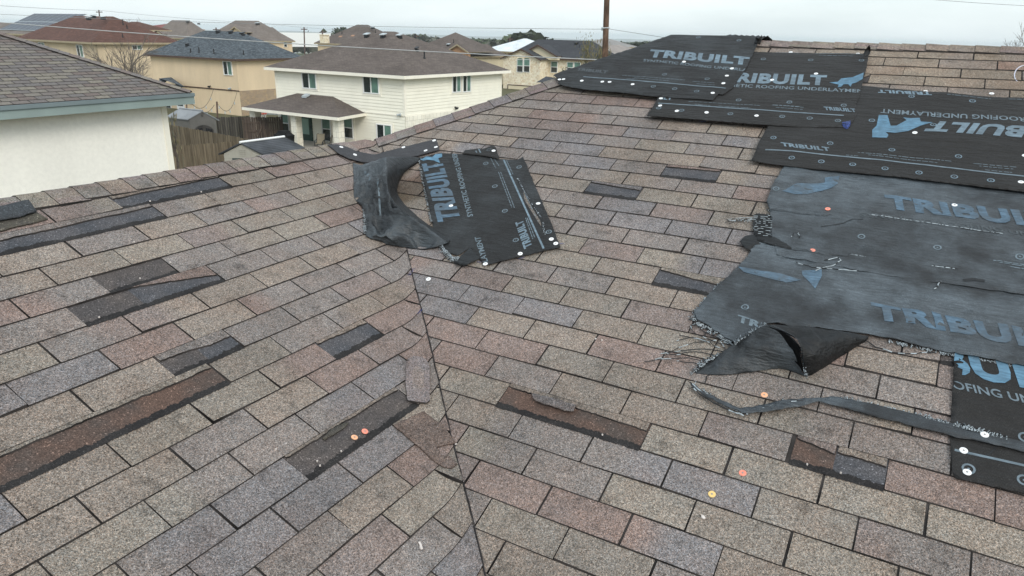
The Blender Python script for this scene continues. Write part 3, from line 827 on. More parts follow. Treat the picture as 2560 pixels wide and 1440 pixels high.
# cap nails: round plastic washer with a nail head in its middle
def nail_mesh(mat, hole=False):
    mb = MB(); r = 0.0127
    mb.lathe((0, 0, 0), (0, 0, 1), [(r, 0.0), (r, 0.0011), (r * 0.93, 0.0018), (r * 0.45, 0.0021), (r * 0.36, 0.0015), (r * 0.05, 0.0014)], 20, 0)
    me_o = mb.build('cap_nail', [mat]); me = me_o.data; bpy.data.objects.remove(me_o)
    me.transform(Matrix.Translation((0, 0, 0)))
    mb = MB(); mb.lathe((0, 0, 0.0010), (0, 0, 1), [(0.0033, 0.0), (0.0033, 0.0012), (0.0026, 0.0016)], 10, 0)
    ho = mb.build('nail_head', ['nail_steel']); hm = ho.data; bpy.data.objects.remove(ho)
    return me, hm
NAILS = {k: nail_mesh(k) for k in ('white_plastic', 'orange_plastic', 'peach_plastic', 'yellow_plastic')}
def cap_nail(p, parent=None, sheets=(), mat='white_plastic', label=None, group=None, tilt=0.0, h=0.012):
    q = onP(p[0], p[1], h); z = roofZ(q.x, q.y) + 0.008
    for s in sheets:
        hit = SHEETS[s.name].ray_cast(Vector((q.x, q.y, 5)), Vector((0, 0, -1)))
        if hit[0] is not None: z = max(z, hit[0].z + 0.0005)
    e = 0.02
    nx = -(roofZ(q.x + e, q.y) - roofZ(q.x - e, q.y)) / (2 * e); ny = -(roofZ(q.x, q.y + e) - roofZ(q.x, q.y - e)) / (2 * e)
    nrm = Vector((nx + rnd.gauss(0, 0.05 + tilt), ny + rnd.gauss(0, 0.05 + tilt), 1)).normalized()
    me, hm = NAILS[mat]
    o = bpy.data.objects.new('cap_nail', me); place(o, Vector((q.x, q.y, z)), parent)
    o.rotation_euler = nrm.to_track_quat('Z', 'Y').to_euler()
    hd = bpy.data.objects.new('nail_head', hm); COL.objects.link(hd); hd.parent = o; hd.location = (0, 0, 0.001)
    if label: tag(o, label, 'cap nail', group)
    return o
# ------------------------------------------------------------------ the underlayment sheets
def c4(x, y): return (1360 + x / 4, 60 + y / 4)
def c5(x, y): return (1920 + x / 3.428, 60 + y / 3.428)
def c6(x, y): return (820 + x / 3.789, 320 + y / 3.789)
def c7(x, y): return (1700 + x / 2.977, 480 + y / 2.977)
def cs(x, y): return (1880 + x / 3.765, 400 + y / 3.765)
def cd(x, y): return (2060 + x / 3.79, 860 + y / 3.79)
G = 'torn sheets of black roofing underlayment'
# lowest: the dark sheet at the lower right
S6 = sheet('underlayment_sheet', [(2386, 880), (2382, 960), (2378, 1030), (2375, 1090), (2376, 1130), (2380, 1180), (2389, 1197), (2440, 1208), (2560, 1236), (2760, 1285), (2760, 900), (2560, 880)], 0.014, 'felt_new', amp=0.003, seed=1,
           label='dark underlayment sheet with large pale blue letters at the lower right, under the flap', cat='underlayment', group=G)
lettering('TRIBUILT', (2131, 890), (2778, 1019), (2123, 818), [S6], 'ink_blue', 0.05)
lettering('SYNTHETIC ROOFING UNDERLAYMENT', (2116, 921), (2881, 1077), (2113, 902), [S6], 'ink_grey', 0.02)
stripe([cd(1195, 1012), cd(1900, 1172), cd(2400, 1290)], 0.009, [S6], 'ink_grey')
rings([cd(1365, 1200), cd(1900, 900), cd(1890, 1310)], [S6], 'ink_grey', r=0.02)
stripe([cd(1480, 1095), cd(1560, 1060), cd(1640, 985)], 0.004, [S6], 'thread_black', name='painted_crease')  # crease shade painted as a flat dark stripe
for p in (cd(1320, 1020), cd(1353, 1225)): cap_nail(p, S6, [S6])
# S5: the widest loose sheet
S5 = sheet('underlayment_sheet', [(1900, 600), (1888, 600), (1868, 648), (1811, 702), (1767, 749), (1734, 787), (1742, 805), (1777, 822), (1834, 862), (1880, 838), (1918, 815), (1990, 822), (2080, 828), (2170, 839), (2215, 850), (2271, 863), (2355, 881), (2450, 898), (2560, 920), (2760, 968), (2760, 720), (2560, 690), (2250, 640), (2050, 606)], 0.015, 'felt_old', amp=0.007, jit=0.003, seed=5, step=0.018,
           hf=lambda x, y: 0.012 * max(0, noise.noise(Vector((x * 2.2 + y * 3.1, y * 1.2 - x, 2)))) + RIP(x, y, 1.0),
           label='big faded blue grey underlayment sheet, torn and folded over at its lower corner', cat='underlayment', group=G)
lettering('TRIBUILT', (2183, 806), (2740, 908), (2174, 764), [S5], 'ink_fade', 0.05)
lettering('TRIBUILT', c7(418, 988), c7(1010, 1200), c7(430, 938), [S5], 'ink_grey', 0.05)
flat_poly('printed_emblem', [c7(900, 615), c7(1050, 600), c7(1050, 660), c7(1000, 755), c7(955, 700), c7(905, 650)], [S5], 'ink_fade')
flat_poly('printed_emblem', [c7(430, 580), c7(600, 620), c7(740, 640), c7(900, 690), c7(780, 715), c7(600, 660), c7(470, 620)], [S5], 'ink_fade')
rings([c7(480, 880)], [S5], 'ink_grey')
fl1 = cloth('folded_flap', [
    [(1834, 862, .02), (1878, 832, .09), (1918, 812, .15), (1962, 828, .15), (2003, 868, .12)],
    [(1785, 895, .012), (1850, 880, .06), (1915, 862, .10), (1958, 880, .09), (1998, 905, .07)],
    [(1732, 932, .008), (1800, 938, .010), (1880, 930, .012), (1950, 922, .010), (2010, 940, .008)]], 'felt_flap', S5, sub=9, amp=0.003, crumple=0.03, seed=2, back='felt_back')
fl2 = cloth('folded_flap', [
    [(1920, 812, .152), (1990, 815, .13), (2080, 825, .07), (2172, 841, .022)],
    [(1978, 836, .16), (2035, 850, .13), (2104, 853, .065), (2170, 846, .02)],
    [(2003, 872, .145), (2045, 893, .095), (2104, 875, .042), (2165, 851, .018)],
    [(2014, 942, .010), (2045, 928, .010), (2104, 890, .010), (2160, 856, .010)]], 'felt_flap', S5, sub=8, amp=0.003, crumple=0.025, seed=8, back='felt_back', flip=True)
cloth('fold_shade_sheet', [[(1922, 816, .150), (1962, 832, .150), (2001, 869, .140)], [(1942, 842, .12), (1970, 858, .12), (2003, 898, .10)], [(1958, 880, .085), (1984, 900, .07), (2010, 932, .03)]], 'hollow_shade', S5, sub=5, amp=0.002)  # added near-black sheet over the flap, painting the shade of its hollow
fray([(1918, 812), (1878, 832), (1834, 862)], S5, 60, 9, (-0.3, -1), 0.09)
fray([(1734, 787), (1742, 805), (1777, 822), (1834, 860)], S5, 90, 13, (-1, 0.5), 0.016, 0.6)
fray([(1734, 787), (1767, 749), (1811, 702)], S5, 60, 8, (-1, -0.3), 0.016, 0.6)
fray([(1732, 932), (1760, 910), (1800, 885)], S5, 80, 12, (-1, 0.1), 0.02, 0.5)
fray([(2003, 868), (2008, 900), (2014, 940)], S5, 40, 7, (1, 0.3), 0.06)
fray([(2215, 850), (2271, 863), (2355, 881), (2450, 898), (2560, 920)], S5, 110, 7, (0.1, 1), 0.014, 0.75)
threads([[(1777, 822), (1762, 842), (1800, 858), (1850, 868), (1900, 880)], [(1742, 806), (1760, 830), (1810, 850), (1835, 866)], [(1790, 850), (1720, 862), (1640, 900)], [(1840, 890), (1780, 874), (1700, 878), (1650, 884)],
         [(1780, 905), (1700, 895), (1612, 904)], [(1800, 870), (1740, 845), (1690, 853)], [(1760, 912), (1720, 906), (1690, 902)], [(1820, 880), (1812, 872), (1798, 850)], [(1775, 935), (1765, 945), (1761, 958)], [(1745, 800), (1725, 815), (1745, 838), (1790, 852)], [(1738, 795), (1722, 800)], [(1790, 890), (1740, 880), (1690, 886), (1668, 884)], [(1765, 850), (1700, 838)]], S5, h=0.014, r=0.0016, pale=0.25)
threads([[(2165, 852, .02), (2190, 868, .01), (2230, 880, .01), (2290, 884, .012), (2340, 880, .015)]], S5, r=0.0024, name='hanging_edge_cord', h=0.012)
stripe([(2160, 846), (2190, 862), (2240, 872), (2300, 875)], 0.012, [S5], 'ink_dim', name='painted_crease')  # crease painted as a flat dim stripe, not folded into the sheet
# S4
S4 = sheet('underlayment_sheet', [(1966, 396), (1960, 416), (1930, 466), (1916, 506), (1960, 518), (2000, 527), (2083, 541), (2060, 543), (2000, 536), (1924, 526), (1927, 552), (1922, 586), (1960, 597), (2010, 608), (2060, 622), (2122, 642), (2060, 640), (1990, 629), (1936, 618), (1942, 638), (1990, 650), (2150, 680), (2271, 699), (2400, 716), (2560, 740), (2760, 778), (2760, 500), (2560, 474), (2350, 447), (2200, 432), (2060, 414)], 0.021, 'felt_old', amp=0.005, jit=0.0025, seed=11, step=0.018,
           hf=lambda x, y: 0.004 * max(0, noise.noise(Vector((x * 1.6, y * 4.5, 9)))) + RIP(x, y, 0.6),
           label='weathered underlayment sheet split by long horizontal tears, with an unravelled left edge', cat='underlayment', group=G)
lettering('TRIBUILT', (2215, 533), (2712, 592), (2208, 497), [S4], 'ink_fade', 0.05)
lettering('SYNTHETIC ROOFING UNDERLAYMENT', (2149, 551), (2843, 632), (2148, 541), [S4], 'ink_dim', 0.02)
flat_poly('printed_emblem', [cs(275, 322), cs(420, 250), cs(580, 255), cs(680, 240), cs(680, 200), cs(820, 180), cs(800, 250), cs(740, 290), cs(620, 330), cs(520, 345), cs(400, 350)], [S4], 'ink_fade')
rings([cs(1023, 752), cs(1737, 857), cs(2510, 953), cs(222, 300)], [S4], 'ink_grey')
fine_print([(cs(2260, 985), cs(2560, 1020)), (cs(2320, 1005), cs(2600, 1040)), (cs(2420, 1040), cs(2620, 1070))], [S4], 'ink_grey')
fine_print([(cs(1100, 555), cs(2350, 735)), (cs(910, 920), cs(1900, 1060))], [S4], 'thread_pale')
stripe([cs(640, 660), cs(860, 630), cs(940, 590), cs(1040, 590)], 0.005, [S4], 'thread_black', name='painted_crease')  # these creases are flat black stripes, their shade put into the colour
stripe([cs(1960, 688), cs(2120, 705), cs(2320, 732)], 0.004, [S4], 'thread_black', name='painted_crease')
stripe([c7(2100, 688), c7(2180, 680), c7(2260, 695)], 0.014, [S4], 'thread_black', name='painted_crease')
stripe([c7(1250, 488), c7(1700, 545), c7(2060, 600)], 0.004, [S4], 'thread_black', name='painted_crease')
net = []
for i in range(13): net.append([(1887 + rnd.uniform(-6, 2), 536 + i * 4.3, .03), (1908, 537 + i * 4.3, .03), (1930, 540 + i * 4.2, .03)])
for i in range(7): net.append([(1898 + i * 4.5, 532 + i * 0.6), (1896 + i * 4.5, 560), (1892 + i * 4.7, 592 + i * 0.8)])
threads(net, S4, h=0.016, wob=0.0014, pale=0.5, r=0.0012)
flat_net = []
for i in range(8): flat_net.append([(1885 + rnd.uniform(-8, 8), 590 + i * 2.2), (1950, 600 + i * 2.6), (2020, 612 + i * 3.0), (2085 + rnd.uniform(-20, 20), 628 + i * 2.2)])
threads(flat_net, S4, h=0.014, wob=0.002, pale=0.35, r=0.0013)
fray([(1925, 590), (1980, 602), (2040, 618), (2100, 636), (2122, 643)], S4, 120, 11, (0.1, 1), 0.018, 0.6)
threads([[(1815, 550), (1850, 545), (1890, 544), (1920, 546)], [(1812, 556), (1850, 549), (1890, 549), (1920, 550)], [(1818, 552), (1850, 552), (1900, 553), (1925, 556)], [(1822, 559), (1860, 548), (1915, 541)]] + [[(1830 + i * 8, 546), (1829 + i * 8, 555)] for i in range(11)], S4, h=0.016, wob=0.001, pale=0.45, r=0.0012)
fray([(1916, 506), (1960, 518), (2000, 527), (2083, 541)], S4, 70, 6, (-0.2, 1), 0.014, 0.5)
fray([(1920, 527), (1990, 535), (2050, 542)], S4, 50, 6, (-0.2, -1), 0.014, 0.7)
fray([(2122, 643), (2225, 657), (2385, 681)], S4, 80, 5, (0, 1), 0.02, 0.6)
threads([[(1990, 655), (2030, 668), (2080, 672), (2140, 678)], [(2060, 650), (2100, 645), (2090, 660), (2040, 676)], [(2335, 722), (2350, 706), (2352, 704)], [(1985, 583), (1978, 592)], [(1996, 582), (2000, 596)]], S4, h=0.03, pale=0.5)
cap_nail((2068, 530), S4, [S4], 'orange_plastic'); cap_nail((2385, 519), S4, [S4])
# scraps below S4
sheet('folded_scrap', [(1849, 606), (1862, 592), (1880, 589), (1920, 596), (1900, 612), (1888, 612), (1874, 628), (1856, 616)], 0.022, 'felt_back', S4, amp=0.012, seed=3)
sheet('unravelled_band', [(1886, 588), (1930, 593), (2010, 611), (2070, 629), (2124, 643), (2060, 641), (1990, 630), (1930, 614), (1892, 602)], 0.023, 'felt_back', S4, amp=0.004, jit=0.004, seed=9)
sheet('unravelled_band', [(1890, 534), (1929, 538), (1927, 594), (1884, 590), (1882, 566)], 0.021, 'felt_back', S4, amp=0.003, jit=0.005, seed=9)
sheet('exposed_underside', [(1936, 600), (1990, 612), (2060, 630), (2140, 654), (2200, 672), (2000, 660), (1930, 634)], 0.017, 'felt_new', S4, amp=0.001)
cap_nail((2031, 626), S4, [S4], 'orange_plastic', h=0.03)
# S3
S3 = sheet('underlayment_sheet', [(2150, 215), (2148, 232), (1940, 300), (1922, 312), (1896, 360), (1878, 402), (1935, 411), (2000, 419), (2100, 431), (2200, 441), (2350, 457), (2560, 484), (2760, 512), (2760, 262), (2560, 246), (2400, 238)], 0.033, 'felt_new', amp=0.005, seed=21,
           hf=lambda x, y: 0.010 * max(0, noise.noise(Vector((x * 3, y * 6, 4)))),
           label='dark underlayment sheet with upside down lettering and animal at the right edge', cat='underlayment', group=G)
lettering('TRIBUILT', (2324, 243.5), (2191, 236), (2327, 253), [S3], 'ink_pale', 0.05)
lettering('SYNTHETIC ROOFING UNDERLAYMENT', (2740, 316), (2200, 286), (2743, 328), [S3], 'ink_grey', 0.02)
lettering('TRIBUILT', (2722, 340), (2328, 313.5), (2706, 371), [S3], 'ink_pale', 0.05)
lettering('TRIBUILT', c5(112, 1092), c5(530, 1137), c5(100, 1058), [S3], 'ink_pale', 0.05)
flat_poly('printed_emblem', [c5(*p) for p in ((940, 828), (1015, 828), (1042, 915), (1092, 915), (1178, 868), (1148, 842), (1212, 850), (1290, 848), (1300, 880), (1405, 885), (1300, 915), (1190, 960), (1080, 975), (1000, 965), (1025, 990), (1012, 1015), (885, 1015), (885, 950), (922, 915))], [S3], 'ink_blue')
stripe([c5(-30, 1122), c5(200, 1130), c5(600, 1175), c5(1100, 1228), c5(1650, 1290), c5(2194, 1352), c5(2700, 1410)], 0.010, [S3], 'ink_grey')
rings([c5(*p) for p in ((882, 870), (1408, 907), (1220, 668), (1742, 705), (40, 1018), (525, 1067), (1052, 1125), (1622, 1180), (197, 1187), (450, 1218), (717, 1250), (993, 1288), (1283, 1322), (1585, 1357), (1898, 1387))], [S3], 'ink_pale')
fine_print([(c5(760, 1148), c5(1560, 1222)), (c5(850, 1170), c5(1440, 1236)), (c5(660, 1168), c5(770, 1178)), (c5(1750, 1240), c5(2120, 1275)), (c5(1800, 1262), c5(2090, 1290)), (c5(1850, 1295), c5(2080, 1320)), (c5(1525, 655), c5(1900, 682)), (c5(1600, 640), c5(1850, 655)), (c5(2050, 685), c5(2300, 700))], [S3], 'ink_grey')
stripe([c5(130, 598 + 1010), c5(180, 1600)], 0.002, [S3], 'ink_grey')
for p in (c5(1250, 970), c5(2190, 1172), c5(2157, 1397)): cap_nail(p, S3, [S3])
# S2
S2 = sheet('underlayment_sheet', [(1850, 128), (1920, 131), (2040, 133), (2172, 134), (2168, 160), (2160, 195), (2152, 225), (2150, 240), (2140, 262), (2143, 285), (2135, 300), (2118, 320), (2000, 318), (1880, 311), (1740, 300), (1680, 296), (1617, 290), (1634, 265), (1648, 238), (1700, 225)], 0.038, 'felt_new', amp=0.004, seed=31,
           label='underlayment sheet with a blue animal emblem and a crumpled blue corner, second from the top', cat='underlayment', group=G)
lettering('TRIBUILT', (1797, 217.5), (2062, 227.5), (1806, 193), [S2], 'ink_pale', 0.05)
lettering('SYNTHETIC ROOFING UNDERLAYMENT', (1772, 227), (2172, 247), (1775, 219), [S2], 'ink_grey', 0.02)
lettering('TRIBUILT', (2060, 290), (2139, 295.5), (2056, 281), [S2], 'ink_pale', 0.05)
lettering('TRIBUILT', (1600, 256.5), (1678, 263), (1603, 249.5), [S2], 'ink_pale', 0.05)
flat_poly('printed_emblem', [c5(*p) for p in ((515, 548), (590, 540), (620, 510), (720, 500), (812, 462), (803, 515), (745, 548), (712, 556), (700, 585), (680, 560), (640, 560), (620, 582), (590, 588), (598, 564))], [S2], 'ink_blue')
stripe([c4(1060, 835), c4(1500, 868), c4(2560, 940), (2107, 303)], 0.010, [S2], 'ink_grey')
stripe([(1880, 137), (1920, 138.5), (2040, 141), (2160, 142)], 0.008, [S2], 'ink_dim')
rings([c4(*p) for p in ((2187, 400), (1467, 783), (1940, 810), (2445, 837), (1143, 890), (1370, 920), (1857, 950), (2375, 978))] + [c5(*p) for p in ((360, 350), (793, 354), (177, 716), (640, 748), (115, 837), (350, 853), (590, 877))], [S2], 'ink_grey')
fine_print([(c4(1440, 825), c4(2150, 868)), (c4(1500, 855), c4(1660, 868)), (c4(1740, 872), c4(2050, 892)), (c4(2280, 862), c4(2560, 880)), (c5(30, 740), c5(300, 760)), (c5(60, 760), c5(290, 778)), (c5(60, 285), c5(260, 290)), (c5(400, 292), c5(800, 300)), (c5(430, 308), c5(720, 316))], [S2], 'ink_grey')
for p in (c4(2275, 607), c4(1165, 788), c4(1157, 862), c4(1323, 922), c4(1620, 935), c4(2118, 967), c5(405, 467)): cap_nail(p, S2, [S2])
cloth('curled_tip', [[(2154, 148, .05), (2162, 140, .06), (2172, 138, .05)], [(2160, 130, .07), (2168, 126, .08), (2176, 130, .06)], [(2170, 117, .11), (2173, 113, .12), (2176, 120, .10)]], 'felt_back', S2, sub=4, amp=0.002)
cloth('crumpled_corner', [[(2105, 308, .045), (2114, 305, .05), (2126, 302, .045)], [(2106, 314, .042), (2115, 312, .05), (2126, 310, .042)], [(2110, 320, .038), (2118, 321, .042), (2125, 317, .036)]], plain('blue_crumpled_print', (0.03, 0.06, 0.24), 0.5, 0.5, 120), S2, sub=5, amp=0.007)
# S1
S1 = sheet('underlayment_sheet', [('w', 1.20, 2.85), ('w', 1.6, 2.95), ('w', 2.05, 2.85), (1897, 104), (1885, 130), (1862, 178), (1845, 200), (1830, 222), (1806, 238), (1796, 236), (1782, 252), (1700, 246), (1620, 240), (1560, 233), (1480, 226), (1430, 219), (1394, 210), (1402, 203), ('w', 0.66, 1.93), ('w', 0.78, 2.15), ('w', 0.95, 2.4)], 0.044, 'felt_mid', amp=0.004, seed=41, step=0.04,
           label='topmost underlayment sheet draped over the hip and the high ridge, beside the utility pole', cat='underlayment', group=G)
lettering('TRIBUILT', (1618, 156.5), (1869, 178.5), (1626, 137), [S1], 'ink_pale', 0.05)
lettering('SYNTHETIC ROOFING UNDERLAYMENT', (1606, 167), (1929, 201), (1609, 161), [S1], 'ink_grey', 0.02)
lettering('TRIBUILT', (1440, 190.5), (1516, 198), (1444, 183.5), [S1], 'ink_dim', 0.05)
stripe([c4(390, 582), c4(800, 612), c4(1300, 655), c4(1810, 702)], 0.010, [S1], 'ink_grey')
rings([c4(*p) for p in ((1538, 188), (1943, 220), (1200, 562), (1625, 607), (1302, 703), (1520, 730), (1088, 682))], [S1], 'ink_grey')
fine_print([(c4(780, 570), c4(1400, 618)), (c4(900, 595), c4(1240, 625)), (c4(820, 600), c4(930, 608)), (c4(1480, 630), c4(1700, 650)), (c4(1520, 655), c4(1700, 672)), (c4(1540, 150), c4(1880, 170))], [S1], 'ink_grey')
for p in (c4(1395, 432), c4(1872, 502), c4(1822, 573), c4(1787, 648), c4(1680, 748), c4(375, 618), c4(580, 628), c4(652, 630), c4(882, 656), c4(152, 605), c4(193, 602)): cap_nail(p, S1, [S1])
cloth('curled_tip', [[(1884, 112, .06), (1892, 110, .07), (1900, 112, .06)], [(1888, 98, .09), (1896, 100, .10), (1904, 98, .09)], [(1890, 92, .12), (1897, 95, .12), (1905, 88, .13)]], 'felt_back', S1, sub=4, amp=0.003)
fray([(1400, 203), (1420, 199), (1450, 206), (1490, 213)], S1, 110, 9, (-1, 0.3), 0.04, 0.25, r=0.0011)
# loose caps on the shingles by the ridge
k = 'white cap nails in bare shingles'
cap_nail(c4(2468, 276), label='white cap nail in the top shingle course just below the ridge caps', group=k)
cap_nail(c5(770, 250), label='white cap nail beside the curled tip of the second sheet under the ridge', group=k)
cap_nail(c5(1350, 572), label='white cap nail in the shingle just above the inverted sheet, the left one of two', group=k)
cap_nail(c5(1918, 590), label='white cap nail in the shingle just above the inverted sheet, the right one of two', group=k)
cap_nail((1071, 696), label='white cap nail alone beside the valley below the centre sheet', group=k)
k = 'coloured cap nails in the shingles'
cap_nail((886, 1091), mat='peach_plastic', label='peach cap nail on the left of the pair in the dark torn strip', group=k)
cap_nail((912, 1076), mat='orange_plastic', label='pink cap nail on the right of the pair in the dark torn strip', group=k)
cap_nail((1911, 985), mat='peach_plastic', label='pale orange cap nail in the shingles below the folded flap', group=k)
cap_nail((1857, 1180), mat='orange_plastic', label='salmon red cap nail in the lower right shingles', group=k)
cap_nail((1780, 1233), mat='yellow_plastic', label='yellow cap nail in the lower right shingles', group=k)
# torn strip across the lower right
up = [(1724, 956), (1756, 981), (1805, 1007), (1850, 1026), (1895, 1016), (1962, 1004), (2011, 998), (2094, 996), (2161, 1011), (2262, 1034), (2375, 1060), (2450, 1079), (2521, 1098), (2560, 1108), (2700, 1140)]
lo = [(2700, 1168), (2560, 1134), (2506, 1119), (2375, 1092), (2262, 1064), (2105, 1022), (2045, 1007), (2000, 1019), (1910, 1034), (1857, 1037), (1808, 1019), (1756, 990), (1727, 966)]
ST = sheet('torn_strip', up + lo, 0.020, 'felt_old', jit=0.003, amp=0.010, step=0.02, seed=51,
           label='long thin twisted strip of torn underlayment lying across the lower right shingles', cat='underlayment', group=G)
threads([[(1724, 956), (1756, 980), (1805, 1007), (1852, 1028), (1870, 1036)], [(1728, 968), (1758, 991), (1810, 1020), (1858, 1038)], [(1860, 1034), (1910, 1020), (1965, 1007), (2012, 1001)]], ST, h=0.024, r=0.0028, pale=0.3, wob=0.003)
fray([(2094, 996), (2161, 1011), (2262, 1034), (2375, 1060), (2450, 1079), (2521, 1098)], ST, 130, 9, (0.2, -1), 0.024, 0.7)
fray([(1730, 960), (1805, 1010), (1857, 1034), (1962, 1006)], ST, 50, 9, (0, -1), 0.02, 0.5)
cap_nail(cd(1513, 890), ST, [ST, S6])
# ---- the centre sheets
SA = sheet('felt_strip', [(819, 362), (842, 361), (867, 367), (892, 378), (921, 384), (960, 380), (1020, 365), (1077, 351), (1091, 349), (1099, 374), (1046, 389), (983, 403), (936, 408), (905, 405), (874, 397), (847, 384)], 0.024, 'felt_cap', amp=0.002, seed=61, thick=0.003,
           label='bent charcoal strip nailed with white caps over the broken end of the lower ridge', cat='underlayment', group=G)
for p in ((127, 200), (257, 272), (715, 202), (925, 233), (1005, 138), (1022, 200)): cap_nail(c6(*p), SA, [SA])
SB = sheet('underlayment_sheet', [c6(855, 285), c6(1060, 238), c6(1290, 262), c6(1620, 295), c6(1790, 305), c6(1850, 275), c6(2000, 640), c6(2120, 920), c6(2202, 1130), c6(1830, 1222), c6(1480, 1307), c6(1430, 1235), c6(1345, 1140), c6(1230, 1210), c6(1130, 1180), c6(1050, 1080), c6(1000, 960), c6(960, 780), c6(930, 640), c6(890, 450)], 0.016, 'felt_mid', amp=0.004, seed=71, step=0.025, jit=0.002,
           hf=lambda x, y: 0.02 * max(0, 1 - abs(x - 0.62) * 5) * 0.5,
           label='centre underlayment sheet with sideways lettering, its left half blown up into a fold', cat='underlayment', group=G)
lettering('TRIBUILT', c6(1262, 880), c6(1082, 330), c6(1040, 905), [SB], 'ink_fade', 0.05)
lettering('SYNTHETIC ROOFING UNDERLAYMENT', c6(1375, 850), c6(1175, 95), c6(1322, 862), [SB], 'ink_grey', 0.02)
lettering('LAYMENT', c6(1515, 1280), c6(1440, 1040), c6(1460, 1290), [SB], 'ink_grey', 0.02)
lettering('TRIBUILT', c6(1935, 1135), c6(1845, 885), c6(1858, 1168), [SB], 'ink_pale', 0.05)
flat_poly('printed_emblem', [c6(*p) for p in ((868, 292), (960, 262), (1080, 255), (1082, 290), (1045, 300), (1062, 350), (1000, 320), (940, 312), (905, 322), (880, 312))], [SB], 'ink_blue')
stripe([c6(1660, 302), c6(1850, 740), c6(2042, 1162)], 0.010, [SB], 'ink_pale')
rings([c6(*p) for p in ((1495, 352), (1580, 566), (1675, 803), (1778, 1078), (2090, 1003), (1810, 385), (1022, 368))], [SB], 'ink_grey')
fine_print([(c6(1615, 430), c6(1740, 770)), (c6(1635, 430), c6(1765, 775)), (c6(1540, 300), c6(1590, 390)), (c6(1570, 300), c6(1620, 370)), (c6(1870, 870), c6(1940, 1070)), (c6(1885, 870), c6(1960, 1060)), (c6(1820, 540), c6(1990, 910)), (c6(1690, 320), c6(1760, 470))], [SB], 'ink_grey')
flat_poly('tear', [c6(*p) for p in ((1780, 440), (1830, 470), (1860, 590), (1950, 720), (2030, 790), (2045, 860), (2000, 820), (1940, 750), (1860, 640), (1810, 560), (1800, 480), (1720, 470))], [SB], 'thread_black')
flat_poly('tear', [c6(*p) for p in ((1850, 620), (1890, 700), (1960, 820), (2010, 900), (2020, 950), (1985, 905), (1920, 800), (1860, 700))], [SB], MATS['shingle'] if False else plain('shingle_seen_through_tear', (0.19, 0.165, 0.145), 0.9, 0.4, 90))
fray([c6(1800, 480), c6(1860, 600), c6(1950, 750), c6(2030, 860), c6(2050, 1000)], SB, 90, 9, (0.5, 1), 0.02, 0.3)
for p in ((1165, 750), (1990, 730), (2115, 1067), (2157, 1107), (1820, 1205), (1490, 1300)): cap_nail(c6(*p), SB, [SB])
ft = sheet('folded_back_edge', [c6(1270, 255), c6(1300, 215), c6(1440, 200), c6(1460, 205), c6(1560, 172), c6(1590, 190), c6(1625, 296), c6(1450, 272)], 0.026, 'felt_new', SB, amp=0.010, seed=72)
cap_nail(c6(1568, 244), SB, [ft]); rings([c6(1525, 238)], [ft], 'ink_dim', SB)
stripe([c6(1385, 225), c6(1410, 270)], 0.008, [ft], 'ink_grey', SB); stripe([c6(1420, 215), c6(1445, 270)], 0.008, [ft], 'ink_grey', SB)
sheet('folded_scrap', [c6(1345, 1140), c6(1440, 1238), c6(1290, 1308), c6(1225, 1290), c6(1190, 1272)], 0.024, 'felt_back', SB, amp=0.004, seed=73)
TG = [
    [(882, 408, .010), (905, 413, .03), (937, 402, 0.103), (966, 392, 0.149), (1014, 392, .06), (1048, 393, .02)],
    [(884, 450, .010), (914, 450, .05), (948, 440, 0.149), (967, 428, 0.207), (999, 420, .09), (1046, 405, .015)],
    [(886, 495, .010), (917, 498, .05), (952, 478, 0.161), (968, 462, 0.207), (988, 458, .09), (1014, 428, .012)],
    [(906, 520, .015), (937, 528, .05), (966, 512, 0.138), (980, 500, 0.184), (990, 494, .08), (994, 464, .012)],
    [(912, 558, .012), (950, 562, .05), (992, 548, 0.115), (1012, 532, 0.155), (1016, 522, .07), (996, 490, .012)],
    [(914, 585, .015), (964, 596, .05), (1022, 576, 0.081), (1054, 558, 0.109), (1054, 550, .05), (1026, 526, .012)],
    [(924, 594, .015), (992, 610, .035), (1057, 600, 0.046), (1090, 586, 0.057), (1092, 578, .03), (1078, 568, .014)],
    [(950, 604, .008), (1015, 620, .008), (1077, 620, 0.023), (1119, 608, 0.034), (1124, 600, .02), (1108, 590, .018)]]
tent = cloth('lifted_fold', [r[:4] for r in TG], 'felt_flap', SB, sub=10, amp=0.006, crumple=0.055, seed=74, back='felt_back')
inner = cloth('fold_inside', [r[3:] for r in TG], 'felt_back', SB, sub=7, amp=0.003, seed=74, back='felt_back')
fray([c6(345, 740), c6(348, 860), c6(352, 1000)], SB, 40, 5, (-1, 0.2), 0.02, 0.7)
fray([(1048, 394), (1036, 405), (1006, 428), (984, 464), (988, 490)], SB, 60, 5, (0.5, 0.6), 0.02, 0.6)
fray([c6(1050, 1060), c6(1100, 1150), c6(1180, 1230), c6(1240, 1230)], SB, 130, 12, (-0.2, 1), 0.025, 0.55)
fray([c6(855, 290), c6(890, 450), c6(930, 640), c6(985, 900)], SB, 70, 4, (-1, 0), 0.018, 0.8)
fray([c6(370, 365), c6(420, 480), c6(440, 620), c6(480, 700)], SB, 70, 8, (0.3, 1), 0.045, 0.35)
lettering('TRIBUILT', c6(700, 870), c6(625, 650), c6(570, 890), [tent], 'ink_dim', 0.05, SB)
stripe([c6(480, 740), c6(505, 960)], 0.010, [tent], 'ink_grey', SB)
stripe([c6(350, 440), c6(405, 640)], 0.010, [tent], 'ink_grey', SB)
flat_poly('tear', [c6(*p) for p in ((770, 960), (800, 920), (860, 900), (900, 945), (860, 1010), (790, 1000))], [tent], 'thread_black', SB, lift=0.003)
